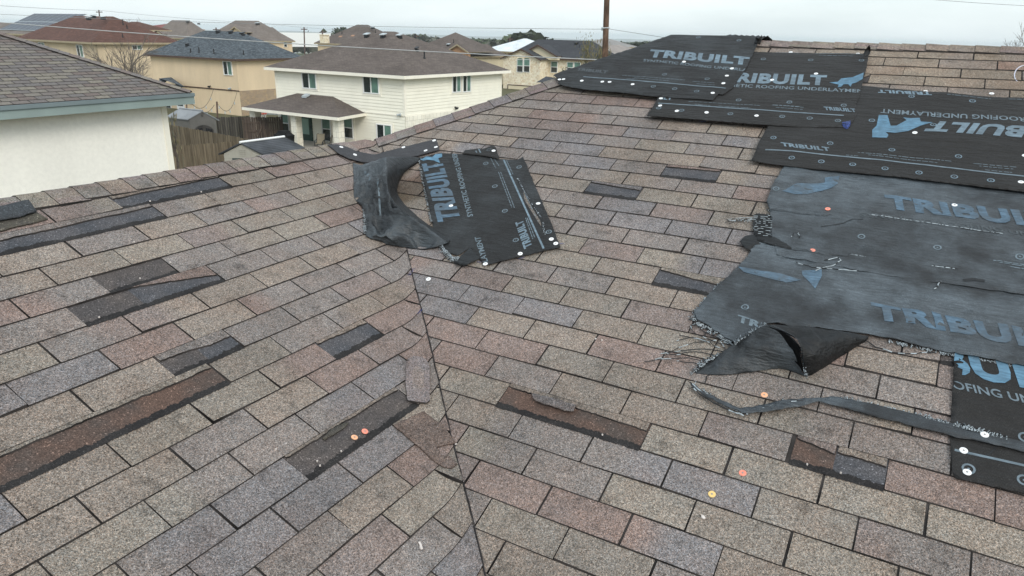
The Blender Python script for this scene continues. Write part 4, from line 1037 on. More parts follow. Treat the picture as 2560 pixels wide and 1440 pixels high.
# small debris
def debris(name, p, pts, mat, label, cat, h=0.003, group=None):
    q = onP(p[0], p[1], 0.009); mb = MB(); n = len(pts)
    top = [pos(q.x + a, q.y + b, 0.0095 + h) for a, b in pts]; bot = [pos(q.x + a, q.y + b, 0.0095) for a, b in pts]
    mb.face(top, 0)
    for i in range(n): mb.face([bot[i], bot[(i + 1) % n], top[(i + 1) % n], top[i]], 0)
    return tag(mb.build(name, [mat]), label, cat, group)
MATS['chip'] = plain('pale_chip', (0.62, 0.56, 0.52), 0.7, 0.2, 80)
debris('paint_chip', (1051, 1365), [(-.012, .004), (-.002, -.001), (.004, -.010), (.010, -.011), (.013, -.004), (.006, .001), (.001, .006), (-.008, .010)], 'chip', 'small pale pink chip lying on the lower shingles left of the valley', 'debris')
debris('paint_chip', (1757, 1294), [(-.007, .005), (-.004, -.004), (.006, -.006), (.009, -.001), (.001, .005)], 'chip', 'tiny white chip on the shingles below the yellow cap nail', 'debris')
for i, (p, l) in enumerate((((1489, 848), 'white fleck on a shingle joint in mid roof'), ((977, 673), 'white fleck on the shingle below the lifted fold'), ((1140, 1111), 'white fleck on the valley line'))):
    debris('fleck', p, [(-.004, .002), (-.002, -.004), (.003, -.003), (.004, .003)], 'chip', l, 'debris', 0.002)
flecks = [(228, 672 + 8), (690, 1122), (793, 1152), (335, 608 - 4), (503, 479), (375, 502), (426, 655), (350, 695), (248, 792), (800, 1163), (853, 1127), (1506, 1086), (2018, 1160), (2102, 1181), (1505, 850)]
threads([[(2087, 317), (2092, 305)]], S2, 'thread_blue', name='blue_threads', r=0.001)
for pts in ([(1170, 296), (1180, 293)], [(1750, 304), (1765, 302)], [(1380, 612), (1396, 611), (1408, 609)], [(1300, 646), (1312, 642)], [(1195, 652), (1205, 657)], [(1022, 686), (1034, 672)], [(1046, 786), (1055, 772)]):
    L = [[(pts[0][0] + rnd.uniform(-5, 5), pts[0][1] + rnd.uniform(-3, 3)), (pts[-1][0] + rnd.uniform(-5, 5), pts[-1][1] + rnd.uniform(-3, 3))] for _ in range(3)]
    threads(L, roof, 'thread_blue', name='blue_chalk_threads', r=0.0003, h=0.009, wob=0.001, pale=0.0)
# loose shingle tab lying by the valley
mb = MB(); ol = [c2 for c2 in ((1019, 1000), (1014, 955), (1015, 915), (1020, 896), (1033, 890), (1052, 891), (1067, 900), (1074, 918), (1074, 955), (1075, 1000), (1066, 1006), (1045, 1004))]
P = [onP(x, y, 0.018) for x, y in ol]
cen = sum(P, Vector()) / len(P)
for i in range(len(P)):
    a, b = P[i], P[(i + 1) % len(P)]; m0, m1 = cen.lerp(a, 0.5), cen.lerp(b, 0.5)
    ca = (0.19, 0.165, 0.16)
    mb.face([a, b, m1, m0][::-1], 0, [ca] * 4); mb.face([m0, m1, cen][::-1], 0, [(0.21, 0.18, 0.165)] * 3)
    d = Vector((0, 0, -0.006)); mb.face([a + d, b + d, b, a][::-1], 1)
tag(mb.build('loose_shingle', ['shingle', 'slot']), 'round topped loose shingle piece lying beside the valley', 'shingle')
# lifted cap and torn tarry patch at the far left of the lower ridge
def tarpoly(name, pts, h, mat, lab, amp=0.003):
    o = sheet(name, pts, h, mat, roof, amp=amp, jit=0.003, thick=0.005); o['label'] = lab
MATS['tar_patch'] = patch_mat('tarry_patch', (0.045, 0.05, 0.056), (0.065, 0.068, 0.07), 0.2); 
MATS['moss_patch'] = patch_mat('mossy_patch', (0.07, 0.062, 0.052), (0.10, 0.09, 0.068), 0.2)
tarpoly('bare_patch', [(-40, 527), (60, 502), (72, 500), (92, 528), (60, 540), (0, 552), (-60, 565)], 0.024, 'tar_patch', 'black torn cap stub at the far left end of the lower ridge')
tarpoly('bare_patch', [(-60, 566), (40, 545), (92, 531), (120, 548), (80, 560), (0, 580), (-60, 594)], 0.012, 'moss_patch', 'mossy dark patch under the torn cap at the far left')
# green-brown weathered wedge in the dark torn strip
tarpoly('bare_patch', [(806, 1095), (830, 1072), (858, 1058), (872, 1056), (860, 1070), (838, 1084), (812, 1099)], 0.011, 'moss_patch', 'mossy wedge of torn shingle above the pair of pink cap nails', 0.001)
o_ = sheet('weathered_overlay', [(985, 1062), (1030, 1040), (1060, 1028), (1105, 1060), (1140, 1108), (1112, 1112), (1090, 1118), (1100, 1128), (1094, 1140), (1120, 1136), (1143, 1160), (1128, 1172), (1105, 1166), (1080, 1148), (1052, 1120), (1015, 1090)], 0.013, 'shingle', roof, amp=0.002, jit=0.003, thick=0.005, tint=(0.155, 0.118, 0.10), step=0.02); o_['label'] = 'brown cracked shingle piece lapped over the valley line'
for p in flecks:
    q = onP(p[0], p[1], 0.01); mb = MB(); mb.lathe(q, (0, 0, 1), [(0.0034, -0.004), (0.0034, 0.001), (0.002, 0.002)], 6); mb.build('nail_head', ['chip'], roof)
o_ = sheet('torn_tab', [(1328, 984), (1392, 997), (1440, 1011), (1433, 1028), (1410, 1026), (1385, 1017), (1360, 1011), (1338, 1002)], 0.022, 'shingle', roof, amp=0.004, jit=0.003, thick=0.004, tint=(0.15, 0.135, 0.13), step=0.02); o_['label'] = 'curled remnant of a torn tab over the rusty strip'
# clear plastic ring at the right edge
mb = MB(); c0 = onP(2562, 187, 0.02); e1 = (onP(2600, 190, 0.02) - c0); e2 = Vector((0, 0.06, 0.05))
mb.tube([c0 + e1.normalized() * 0.05 * math.cos(a) + e2 * math.sin(a) for a in [2 * math.pi * i / 28 for i in range(29)]], 0.0028, 6)
tag(mb.build('plastic_band', [plain('milky_plastic', (0.55, 0.56, 0.66), 0.3, 0.1, 40, 0.6)]), 'milky plastic band looped on the shingles at the right edge', 'band')
# ================================================================== THE NEIGHBOURHOOD
def roof_mat(name, cols, dark, tabw=0.30, row=0.14, joint=0.006, contrast=0.35):
    """shingle courses on a roof face, laid out in the face's own UV metres"""
    k = NT(name); uv = k.n('ShaderNodeUVMap').outputs[0]
    b = k.n('ShaderNodeTexBrick', offset=0.5)
    for a, v in (('Scale', 1.0), ('Mortar Size', joint), ('Mortar Smooth', 0.2), ('Brick Width', tabw), ('Row Height', row), ('Bias', 0.0)): b.inputs[a].default_value = v
    b.inputs['Color1'].default_value = (*cols[0], 1); b.inputs['Color2'].default_value = (*cols[1], 1); b.inputs['Mortar'].default_value = (*dark, 1)
    k.l(uv, b.inputs['Vector'])
    n1 = k.noise(0.5, 5, rough=0.6); c = k.mix(b.outputs['Color'], k.ramp(n1, [(0.3, 0.82), (0.7, 1.12)]), 1.0, 'MULTIPLY')
    m = k.n('ShaderNodeMapping'); m.inputs['Scale'].default_value = (1.1, 6.5, 1); k.l(uv, m.inputs[0])
    n2 = k.noise(1.0, 3, m.outputs[0], 0.6); c = k.mix(c, k.ramp(n2, [(0.3, 1 - contrast), (0.7, 1 + contrast)]), 1.0, 'MULTIPLY')
    n3 = k.noise(9, 2); c = k.mix(c, k.ramp(n3, [(0.3, 0.88), (0.7, 1.12)]), 1.0, 'MULTIPLY')
    if len(cols) > 2:
        n4 = k.noise(2.2, 3, m.outputs[0], 0.7); c = k.mix(c, cols[2], k.ramp(n4, [(0.52, 0.0), (0.6, 0.75)]))
    k.col(c); MATS[name] = k.done(0.92, 0.15)
roof_mat('brown_roof', ((0.106, 0.087, 0.078), (0.132, 0.109, 0.096)), (0.062, 0.05, 0.046), contrast=0.14)
roof_mat('taupe_roof', ((0.16, 0.137, 0.122), (0.195, 0.166, 0.145)), (0.095, 0.08, 0.073), contrast=0.10)
roof_mat('red_roof', ((0.092, 0.050, 0.040), (0.125, 0.066, 0.052)), (0.055, 0.032, 0.027), contrast=0.2)
roof_mat('slate_roof', ((0.046, 0.056, 0.066), (0.078, 0.091, 0.104), (0.16, 0.178, 0.19)), (0.026, 0.033, 0.036), contrast=0.35)
roof_mat('black_roof', ((0.048, 0.05, 0.056), (0.06, 0.062, 0.068)), (0.03, 0.03, 0.034), contrast=0.08)
roof_mat('near_roof', ((0.155, 0.135, 0.128), (0.205, 0.182, 0.165), (0.15, 0.115, 0.108)), (0.045, 0.038, 0.038), tabw=0.3048, row=0.135, joint=0.009, contrast=0.06)
def near_roof():
    k = NT('near_shingles'); at_ = k.n('ShaderNodeAttribute', attribute_name='tint')
    v = k.vor(90); s = k.n('ShaderNodeSeparateColor'); k.l(v.outputs['Color'], s.inputs[0])
    c = k.mix(at_.outputs['Color'], k.ramp(s.outputs[0], [(0, 0.75), (1, 1.25)]), 1.0, 'MULTIPLY')
    k.col(c); return k.done(0.92, 0.15)
MATS['near_tabs'] = near_roof()
def stucco(name, c, blotch=0.12):
    k = NT(name); v = k.P((1, 1, 0.25)); n1 = k.noise(0.8, 5, v, 0.6); n2 = k.noise(14, 3)
    q = k.mix(c, k.ramp(n1, [(0.3, 1 - blotch), (0.7, 1.03)]), 1.0, 'MULTIPLY'); q = k.mix(q, k.ramp(n2, [(0.3, 0.96), (0.7, 1.03)]), 1.0, 'MULTIPLY')
    k.col(q); k.bump(n2, 0.3, 0.01); MATS[name] = k.done(0.9, 0.15)
stucco('cream_stucco', (0.91, 0.885, 0.81), 0.07); stucco('tan_stucco', (0.70, 0.56, 0.385)); stucco('sand_stucco', (0.60, 0.49, 0.34)); stucco('beige_stucco', (0.68, 0.60, 0.43))
def brick(name, c1, c2, mortar, w_, h_, tint=None):
    k = NT(name); g = k.n('ShaderNodeNewGeometry'); sx = k.n('ShaderNodeSeparateXYZ'); k.l(g.outputs['Position'], sx.inputs[0])
    ad = k.n('ShaderNodeMath', operation='ADD'); k.l(sx.outputs[0], ad.inputs[0]); k.l(sx.outputs[1], ad.inputs[1])
    cb = k.n('ShaderNodeCombineXYZ'); k.l(ad.outputs[0], cb.inputs[0]); k.l(sx.outputs[2], cb.inputs[1])
    b = k.n('ShaderNodeTexBrick', offset=0.5)
    for a, v in (('Scale', 1.0), ('Mortar Size', 0.012), ('Brick Width', w_), ('Row Height', h_), ('Bias', 0.0)): b.inputs[a].default_value = v
    b.inputs['Color1'].default_value = (*c1, 1); b.inputs['Color2'].default_value = (*c2, 1); b.inputs['Mortar'].default_value = (*mortar, 1)
    k.l(cb.outputs[0], b.inputs['Vector']); k.pos = g.outputs['Position']
    n = k.noise(3.5, 4, rough=0.7)
    c = k.mix(b.outputs['Color'], tint or c1, k.ramp(n, [(0.5, 0.0), (0.62, 0.8)])); c = k.mix(c, k.ramp(k.noise(0.9, 3), [(0.3, 0.9), (0.7, 1.08)]), 1.0, 'MULTIPLY')
    k.col(c); k.bump(b.outputs['Fac'], -0.4, 0.02); MATS[name] = k.done(0.9, 0.15)
brick('tan_brick', (0.36, 0.245, 0.155), (0.27, 0.20, 0.135), (0.40, 0.35, 0.28), 0.30, 0.10, (0.46, 0.34, 0.2))
brick('limestone', (0.74, 0.66, 0.49), (0.80, 0.74, 0.60), (0.62, 0.55, 0.42), 0.55, 0.24, (0.56, 0.41, 0.26))
brick('white_stone', (0.78, 0.74, 0.63), (0.82, 0.79, 0.69), (0.50, 0.48, 0.41), 0.42, 0.36, (0.69, 0.66, 0.55))
brick('orange_brick', (0.42, 0.22, 0.11), (0.36, 0.2, 0.11), (0.42, 0.34, 0.26), 0.30, 0.10)
MATS['cream_paint'] = plain('cream_paint', (0.88, 0.85, 0.73), 0.6, 0.03, 1.5)
MATS['cream_trim'] = plain('cream_trim_paint', (0.88, 0.84, 0.73), 0.55, 0.03, 2)
MATS['white_paint'] = plain('white_vinyl', (0.80, 0.81, 0.80), 0.45, 0.03, 3)
MATS['tan_trim'] = plain('tan_trim_paint', (0.36, 0.30, 0.2), 0.6, 0.05, 2)
MATS['brown_trim'] = plain('brown_trim_paint', (0.09, 0.055, 0.042), 0.6, 0.1, 2)
MATS['glass'] = plain('dark_window_glass', (0.022, 0.032, 0.034), 0.08, 0.2, 1.2, 0.7)
MATS['blind'] = plain('green_grey_blind', (0.13, 0.25, 0.20), 0.35, 0.25, 1.4, 0.6)
MATS['screen'] = plain('window_screen', (0.05, 0.065, 0.065), 0.6, 0.2, 2)
MATS['teal_paint'] = plain('grey_green_fascia_paint', (0.27, 0.335, 0.32), 0.6, 0.10, 1.2)
MATS['teal_gutter'] = plain('blue_grey_drip_edge', (0.19, 0.235, 0.245), 0.5, 0.1, 1.2)
MATS['black'] = plain('black_fabric', (0.012, 0.012, 0.014), 0.7, 0.2, 5)
MATS['vent'] = plain('grey_metal_vent', (0.42, 0.47, 0.49), 0.4, 0.05, 4, 0.5)
MATS['dark_vent'] = plain('black_vent', (0.018, 0.019, 0.021), 0.5, 0.1, 4)
MATS['green_door'] = plain('dark_green_door_paint', (0.03, 0.065, 0.05), 0.45, 0.1, 2)
MATS['door_glass'] = plain('pale_green_door_glass', (0.27, 0.40, 0.34), 0.25, 0.05, 1)
MATS['concrete'] = plain('patio_concrete', (0.42, 0.40, 0.36), 0.9, 0.1, 2)
MATS['soffit'] = plain('soffit_board', (0.45, 0.42, 0.34), 0.8, 0.05, 2)

class House:
    """a rectangular hipped house set out from the near eave corner seen in the photograph"""
    def __init__(s, label, c, z, xl, xr, rot=0.0, ground=-6.5, ov=0.45, pitch=TP, roofm='brown_roof', wallm='tan_stucco', trim='tan_trim', name='house', la=None, lb=None, ridge='auto', fascia=0.2, gm=None, dist=None, apex=None):
        s.c = onZ(c[0], c[1], z) if dist is None else at(c[0], c[1], dist)
        z = s.c.z
        s.a = Vector((-math.cos(R_(rot)), -math.sin(R_(rot)), 0)); s.b = Vector((-math.sin(R_(rot)), math.cos(R_(rot)), 0))
        s.z = z; s.g = ground; s.ov = ov; s.trim = trim
        s.la = la or s.reach(s.a, xl); s.lb = lb or s.reach(s.b, xr)
        s.o = thing(name, (s.c + s.a * s.la / 2 + s.b * s.lb / 2).xy.to_3d() + Vector((0, 0, ground)), label, 'house')
        if apex is not None:
            h = min(s.la, s.lb) / 2; q = s.c + s.a * (h if s.la >= s.lb else s.la / 2) + s.b * (s.lb / 2 if s.la >= s.lb else h); q.z = 0; v = q - CAM; kk = (720 - apex) / F
            zt = (kk * v.dot(cf) - v.dot(cu)) / (cu.z - kk * cf.z); pitch = (zt - z) / h
        s.roofm = roofm; s.pitch = pitch
        s.roof = s.hip(s.c, s.a, s.b, s.la, s.lb, z, pitch, roofm, trim, fascia)
        mb = MB(); q = s.p(ov, ov, ground); mb.box(q, s.a * (s.la - 2 * ov), s.b * (s.lb - 2 * ov), (0, 0, z - 0.05 - ground)); s.wall = mb.build('wall', [wallm], s.o)
    def reach(s, d, X):
        k = (X - 1280) / F; v = s.c - CAM
        return (k * v.dot(cf) - v.dot(cr)) / (d.dot(cr) - k * d.dot(cf))
    def p(s, i, j, z): q = s.c + s.a * i + s.b * j; return Vector((q.x, q.y, z))
    def hip(s, c, a, b, la, lb, z, pitch, rm, trim, fascia=0.2, name='roof', gable=False, parent=None):
        h = min(la, lb) / 2; hz = z + h * pitch
        def P(i, j, zz): q = c + a * i + b * j; return Vector((q.x, q.y, zz))
        E = [P(0, 0, z), P(la, 0, z), P(la, lb, z), P(0, lb, z)]
        if la >= lb: A, B = P(h, lb / 2, hz), P(la - h, lb / 2, hz)
        else: A, B = P(la / 2, h, hz), P(la / 2, lb - h, hz)
        if la >= lb: faces = [(E[0], E[1], B, A), (E[1], E[2], B), (E[2], E[3], A, B), (E[3], E[0], A)]
        else: faces = [(E[0], E[1], A), (E[1], E[2], B, A), (E[2], E[3], B), (E[3], E[0], A, B)]
        o = s.roof_faces(name, faces, rm, parent or s.o)
        mb = MB(); t = 0.04
        for i in range(4):
            p, q = E[i], E[(i + 1) % 4]; d = (q - p).normalized(); n = Vector((d.y, -d.x, 0))
            if n.dot((p + q) / 2 - (E[0] + E[2]) / 2) < 0: n = -n
            mb.box(p - n * t + Vector((0, 0, -fascia)), q - p, n * t * 2, (0, 0, fascia - 0.005))
        mb.build('fascia', [trim], o)
        mb = MB(); mb.box(P(0.03, 0.03, z - fascia + 0.02), a * (la - 0.06), b * (lb - 0.06), (0, 0, 0.02)); mb.build('soffit', ['soffit'], o)
        # cap line over the hips and ridge
        mb = MB()
        for p, q in ((E[0], A if True else B), (E[1], B if la >= lb else A), (A, B), (E[3], A if la >= lb else B)):
            mb.tube([p + Vector((0, 0, 0.01)), q + Vector((0, 0, 0.03))], 0.06, 5)
        mb.build('ridge_cap', [rm if rm != 'near_roof' else 'brown_roof'], o) if False else None
        s.top = (A, B)
        return o
    def roof_faces(s, name, faces, rm, parent):
        me = bpy.data.meshes.new(name); vs = []; fs = []; uvs = []
        for f in faces:
            n = (f[1] - f[0]).cross(f[2] - f[0])
            f = list(f)
            if n.z < 0: f = f[::-1]; n = -n
            n.normalize(); h = Vector((-n.y, n.x, 0)).normalized() if (abs(n.x) + abs(n.y)) > 1e-6 else Vector((1, 0, 0)); v = n.cross(h); i0 = len(vs)
            for q in f: vs.append(q); uvs.append((q.dot(h), q.dot(v)))
            fs.append(list(range(i0, i0 + len(f))))
        org = sum(vs, Vector()) / len(vs); org.z = min(q.z for q in vs)
        me.from_pydata([q - org for q in vs], [], fs); uv = me.uv_layers.new(name='UVMap')
        for p in me.polygons:
            for li in p.loop_indices: uv.data[li].uv = uvs[me.loops[li].vertex_index]
        me.materials.append(MATS[rm]); me.update()
        o = place(bpy.data.objects.new(name, me), org, parent)
        return o
    def plane(s, face):
        if face == 'f': return s.p(s.ov, s.ov, s.g), s.a, -s.b
        if face == 'r': return s.p(s.ov, s.ov, s.g), s.b, -s.a
    def hit(s, face, x, y):
        o, d, n = s.plane(face); r = ray(x, y); t = (o - CAM).dot(n) / r.dot(n); q = CAM + r * t; return (q - o).dot(d), q.z
    def window(s, face, box, style='slider', frame='white_paint', casing=None, parent=None, name='window', grid=0):
        x0, y0, x1, y1 = box
        o, d, n = s.plane(face); u0, z1 = s.hit(face, x0, y0); u1, z0 = s.hit(face, x1, y1)
        if u0 > u1: u0, u1 = u1, u0
        def Q(u, z, k): v = o + d * u + n * k; return Vector((v.x, v.y, z))
        mb = MB(); t = 0.06; k0 = 0.045
        def bar(ua, ub, za, zb, k=k0, dp=0.05): mb.box(Q(ua, za, 0), d * (ub - ua), (0, 0, zb - za), n * (k + dp))
        bar(u0 - t, u0, z0 - t, z1 + t); bar(u1, u1 + t, z0 - t, z1 + t); bar(u0, u1, z1, z1 + t); bar(u0, u1, z0 - t, z0)
        um = (u0 + u1) / 2
        if style in ('slider',): bar(um - 0.035, um + 0.035, z0, z1)
        if style in ('double',): bar(u0, u1, (z0 + z1) / 2 - 0.03, (z0 + z1) / 2 + 0.03)
        w_ = mb.build(name, [frame], s.o if parent is None else parent)
        if casing:
            mb = MB(); c = 0.13
            def cb(ua, ub, za, zb): mb.box(Q(ua, za, 0), d * (ub - ua), (0, 0, zb - za), n * 0.05)
            cb(u0 - t - c, u0 - t, z0 - t - c, z1 + t + c); cb(u1 + t, u1 + t + c, z0 - t - c, z1 + t + c); cb(u0 - t, u1 + t, z1 + t, z1 + t + c); cb(u0 - t, u1 + t, z0 - t - c, z0 - t)
            mb.build('casing', [casing], w_)
        def pane(ua, ub, za, zb, m, nm):
            q = MB(); q.box(Q(ua, za, 0.0), d * (ub - ua), (0, 0, zb - za), n * k0); q.build(nm, [m], w_)
        left = (u1, um) if d.dot(cr) < 0 else (u0, um); right = (um, u0) if d.dot(cr) < 0 else (um, u1)
        if style == 'slider':
            pane(min(left), max(left), z0, z1, 'glass', 'pane'); pane(min(right), max(right), z0, z1, 'blind', 'pane')
        elif style == 'double':
            zm = (z0 + z1) / 2; pane(u0, u1, zm, z1, 'blind', 'pane'); pane(u0, u1, z0, zm, 'glass', 'pane')
        else: pane(u0, u1, z0, z1, 'glass', 'pane')
        return w_
    def onroof(s, x, y):
        """the pixel's point on the facing roof slopes"""
        best = None
        for (o, nrm) in ((s.c, (s.b * s.pitch * -1 + Vector((0, 0, 1)))), (s.c, (s.a * s.pitch * -1 + Vector((0, 0, 1))))):
            r = ray(x, y); t = (o - CAM).dot(nrm) / r.dot(nrm); q = CAM + r * t
            if best is None or q.z < best.z: best = q
        return best
    def vent(s, x, y, m='vent', sz=0.28, h=0.16, kind='roof_vent'):
        q = s.onroof(x, y); mb = MB()
        mb.box(q - s.a * sz / 2 - s.b * sz / 2 + Vector((0, 0, -0.1)), s.a * sz, s.b * sz, (0, 0, h + 0.1))
        mb.box(q - s.a * sz * 0.7 - s.b * sz * 0.7 + Vector((0, 0, h)), s.a * sz * 1.4, s.b * sz * 1.4 + Vector((0, 0, 0.1)), (0, 0, 0.05), 1)
        mb.build(kind, ['dark_vent', m], s.o)
    def pipe(s, x, y, h=0.35, r=0.05):
        q = s.onroof(x, y); mb = MB(); mb.lathe(q - Vector((0, 0, 0.1)), (0, 0, 1), [(r * 1.8, 0), (r * 1.8, 0.14), (r, 0.2), (r, h + 0.1)], 8); mb.build('vent_pipe', ['dark_vent'], s.o)

def siding(H, face, z0, z1, L, mat, lap=0.205, name='siding'):
    o, d, n = H.plane(face); mb = MB(); z = z0; k = 0
    while z < z1 - 0.02:
        zt = min(z + lap, z1)
        def Q(u, zz, kk): v = o + d * u + n * kk; return Vector((v.x, v.y, zz))
        i0 = [Q(0, z, 0.033), Q(L, z, 0.033), Q(L, zt, 0.004), Q(0, zt, 0.004)]
        mb.face(i0 if d.cross(Vector((0, 0, 1))).dot(n) > 0 else i0[::-1])
        b = [Q(0, z, 0.0), Q(L, z, 0.0), Q(L, z, 0.033), Q(0, z, 0.033)]
        mb.face(b if d.cross(Vector((0, 0, 1))).dot(n) > 0 else b[::-1])
        z += lap; k += 1
    return mb.build(name, [mat], H.o)
def vbox(H, face, u0, u1, z0, z1, k0, k1, mat, name, parent=None):
    o, d, n = H.plane(face); v = o + d * u0 + n * k0; mb = MB(); mb.box((v.x, v.y, z0), d * (u1 - u0), (0, 0, z1 - z0), n * (k1 - k0)); return mb.build(name, [mat], parent or H.o)
def gable(H, apex, left, right, depth, rm, wm, zg, name='gable', trim='brown_trim', inset=0.35, ov=0.35):
    """front-facing gabled wing: apex/left/right pixels of its roof edge, standing depth in front of the wall plane"""
    o, d, n = H.plane('f'); o = o + n * depth
    def hit(p):
        r = ray(*p); t = (o - CAM).dot(n) / r.dot(n); return CAM + r * t
    A, Lf, Rt = hit(apex), hit(left), hit(right); zl = (Lf.z + Rt.z) / 2
    if abs(Lf.z - Rt.z) < 0.9: Lf.z = Rt.z = zl; ctr = (Lf + Rt) / 2; A.x, A.y = ctr.x, ctr.y
    back = -n * (depth + 7)
    front = n * ov
    s_ = H.roof_faces(name + '_roof' if name != 'gable' else 'gable_roof', [(Lf + front, A + front, A + back, Lf + back), (Rt + front, A + front, A + back, Rt + back)], rm, H.o)
    mb = MB()
    for p, q in ((Lf, A), (A, Rt)):
        mb.box(p + front + Vector((0, 0, -0.2)), q - p, Vector((0, 0, 0.19)), n * 0.05)
        mb.box(p + front + Vector((0, 0, -0.06)), q - p, Vector((0, 0, 0.045)), back - front)
    mb.build('gable_trim', [trim], s_)
    w_ = (Rt - Lf).length; i = min(inset, w_ * 0.1); dd = (Rt - Lf).normalized(); L2 = Lf + dd * i; R2 = Rt - dd * i
    sl = (A.z - Lf.z) / (w_ / 2); zz = Lf.z + sl * i - 0.12; mb = MB(); A2 = A - Vector((0, 0, 0.14))
    pts = [Vector((L2.x, L2.y, zg)), Vector((R2.x, R2.y, zg)), Vector((R2.x, R2.y, zz)), A2, Vector((L2.x, L2.y, zz))]
    mb.face(pts if (pts[1] - pts[0]).cross(pts[2] - pts[0]).dot(n) > 0 else pts[::-1])
    bk = -n * (depth + 0.3)
    for p in ((pts[0], pts[4]), (pts[1], pts[2])): mb.face([p[0], p[1], p[1] + bk, p[0] + bk])
    mb.build('gable_wall', [wm], H.o)
    return n * depth

# --- near left neighbour: cream stucco wall, shingled hip roof, grey green fascia
def near_house():
    z = -0.25; c = onZ(478, 232, z); c.z = z
    a = Vector((-1, 0, 0)); b = Vector((0, 1, 0)); d0 = Vector((0.02, -1, 0)).normalized()
    H = thing('house', (c.x - 5, c.y - 5, -6.5), 'nearest house on the left, cream wall, grey green fascia and tab shingle roof', 'house')
    lenY, lenX = 14.0, 10.0
    # eave runs along -Y from the corner; the hip climbs towards -X, -Y
    dirY = d0; dirX = Vector((-dirY.y * -1, dirY.x, 0)); dirX = Vector((-1, -0.02, 0)).normalized()
    cp = 5 / 12; half = lenX / 2
    def P(u, v, dz=0): q = c + dirX * v + dirY * u; return Vector((q.x, q.y, z + v * cp + dz))   # u along the eave, v up the slope (plan metres)
    mb = MB(); E_ = 0.127 * math.cos(math.atan(cp)); r_ = random.Random(5); E_ = 0.118
    # where does the hip go: the pixel line of the photograph fixes its plan direction
    hv = None
    q = ray(162, 135); nrm = (Vector((0, 0, 1)) - dirX * cp); t = (c - CAM).dot(nrm) / q.dot(nrm); hp = CAM + q * t
    hu, hvv = (hp - c).dot(dirY), (hp - c).dot(dirX); slope = hu / hvv
    pal = [(0.148, 0.130, 0.120), (0.170, 0.153, 0.134), (0.140, 0.128, 0.123), (0.143, 0.117, 0.107), (0.183, 0.165, 0.138), (0.136, 0.122, 0.117)]
    for row in range(46):
        v0, v1 = row * E_, (row + 1) * E_; off = (row * 0.415 % 1) * 0.3048
        k = -1
        while True:
            u0 = off + k * 0.3048; u1 = u0 + 0.3048; k += 1
            if u0 > lenY: break
            col = r_.choice(pal)
            poly = [(u0 + 0.008, v0), (u1 - 0.008, v0), (u1 - 0.008, v1), (u0 + 0.008, v1)]
            poly = clip(poly, [(1, -slope, 0)])
            if len(poly) < 3: continue
            pts = [P(p[0], p[1], 0.011 - 0.008 * (p[1] - v0) / E_) for p in poly]
            nn = (pts[1] - pts[0]).cross(pts[2] - pts[0])
            if nn.z < 0: pts = pts[::-1]
            mb.face(pts, 0, [col] * len(pts))
            if poly[0][1] == v0 or True:
                lo_ = [p for p in poly if abs(p[1] - v0) < 1e-6]
                if len(lo_) == 2:
                    A_, B_ = P(lo_[0][0], v0, 0.011), P(lo_[1][0], v0, 0.011); dn = Vector((0, 0, -0.011)); mb.face([A_, B_, B_ + dn, A_ + dn], 1)
    rf = mb.build('roof', ['near_tabs', 'slot'], H)
    mb = MB(); V = 46 * E_
    pts = [P(0, 0), P(lenY, 0), P(lenY, V), P(slope * V, V)]; pts = pts if (pts[1] - pts[0]).cross(pts[2] - pts[0]).z > 0 else pts[::-1]; mb.face(pts, 0)
    # far hip face
    A_, B_ = P(0, 0), P(slope * V, V); q = A_ + Vector((-lenX, 0.1, 0)); mb.face([A_, q, B_ + Vector((-0.1, 0, 0))], 0); mb.face([A_, B_, q], 0)
    mb.build('roof_underlay', ['slot'], H)
    mb = MB(); L = (B_ - A_).length; dd = (B_ - A_).normalized(); side = dd.cross(Vector((0, 0, 1))).normalized(); t = 0
    while t < L:
        c_ = r_.choice(pal); c_ = tuple(x * 1.12 for x in c_); p0 = A_ + dd * t; p1 = A_ + dd * (t + 0.21)
        top0 = p0 + Vector((0, 0, 0.055)); top1 = p1 + Vector((0, 0, 0.045))
        for sg in (-1, 1):
            w0 = p0 + side * 0.11 * sg + Vector((0, 0, 0.015)); w1 = p1 + side * 0.11 * sg + Vector((0, 0, 0.008)); f_ = [top0, top1, w1, w0]
            if (f_[1] - f_[0]).cross(f_[2] - f_[0]).z < 0: f_ = f_[::-1]
            mb.face(f_, 0, [c_] * 4)
            w0b = w0 - Vector((0, 0, 0.02)); w1b = w1 - Vector((0, 0, 0.02)); mb.face([w0, w1, w1b, w0b], 1)
        t += 0.20
    mb.build('ridge_cap', ['near_tabs', 'slot'], H)
    mb = MB(); n = -dirX
    e0 = P(-0.05, 0); mb.box(e0 + n * -0.02 + Vector((0, 0, -0.075)), dirY * lenY, n * 0.07, (0, 0, 0.072)); mb.build('drip_edge', ['teal_gutter'], H)
    mb = MB(); mb.box(e0 + n * -0.03 + Vector((0, 0, -0.235)), dirY * lenY, n * 0.05, (0, 0, 0.158)); mb.build('fascia', ['teal_paint'], H)
    mb = MB(); mb.box(P(-0.03, 0) + Vector((0, 0, -0.07)), dirY * -0.03, -n * 4, (0, 0, 0.06)); mb.build('rake_board', ['teal_gutter'], H)
    mb = MB(); mb.box(P(-0.03, 0.03) + Vector((0, 0, -0.03 - 0.2)), dirY * lenY, -n * 0.5, (0, 0, 0.02)); mb.build('soffit', ['soffit'], H)
    # wall: its right-hand corner in the photograph stands at x = 413
    ww = 0.42; o = P(0, ww); o.z = z - 0.2
    k = (411 - 1280) / F; vv = o - CAM; u = (k * vv.dot(cf) - vv.dot(cr)) / (dirY.dot(cr) - k * dirY.dot(cf))
    o = o + dirY * u; o.z = -6.5
    mb = MB(); mb.box(o, dirY * (lenY - u), -n * 8, (0, 0, z - 0.03 + 6.5)); mb.build('wall', ['cream_stucco'], H)
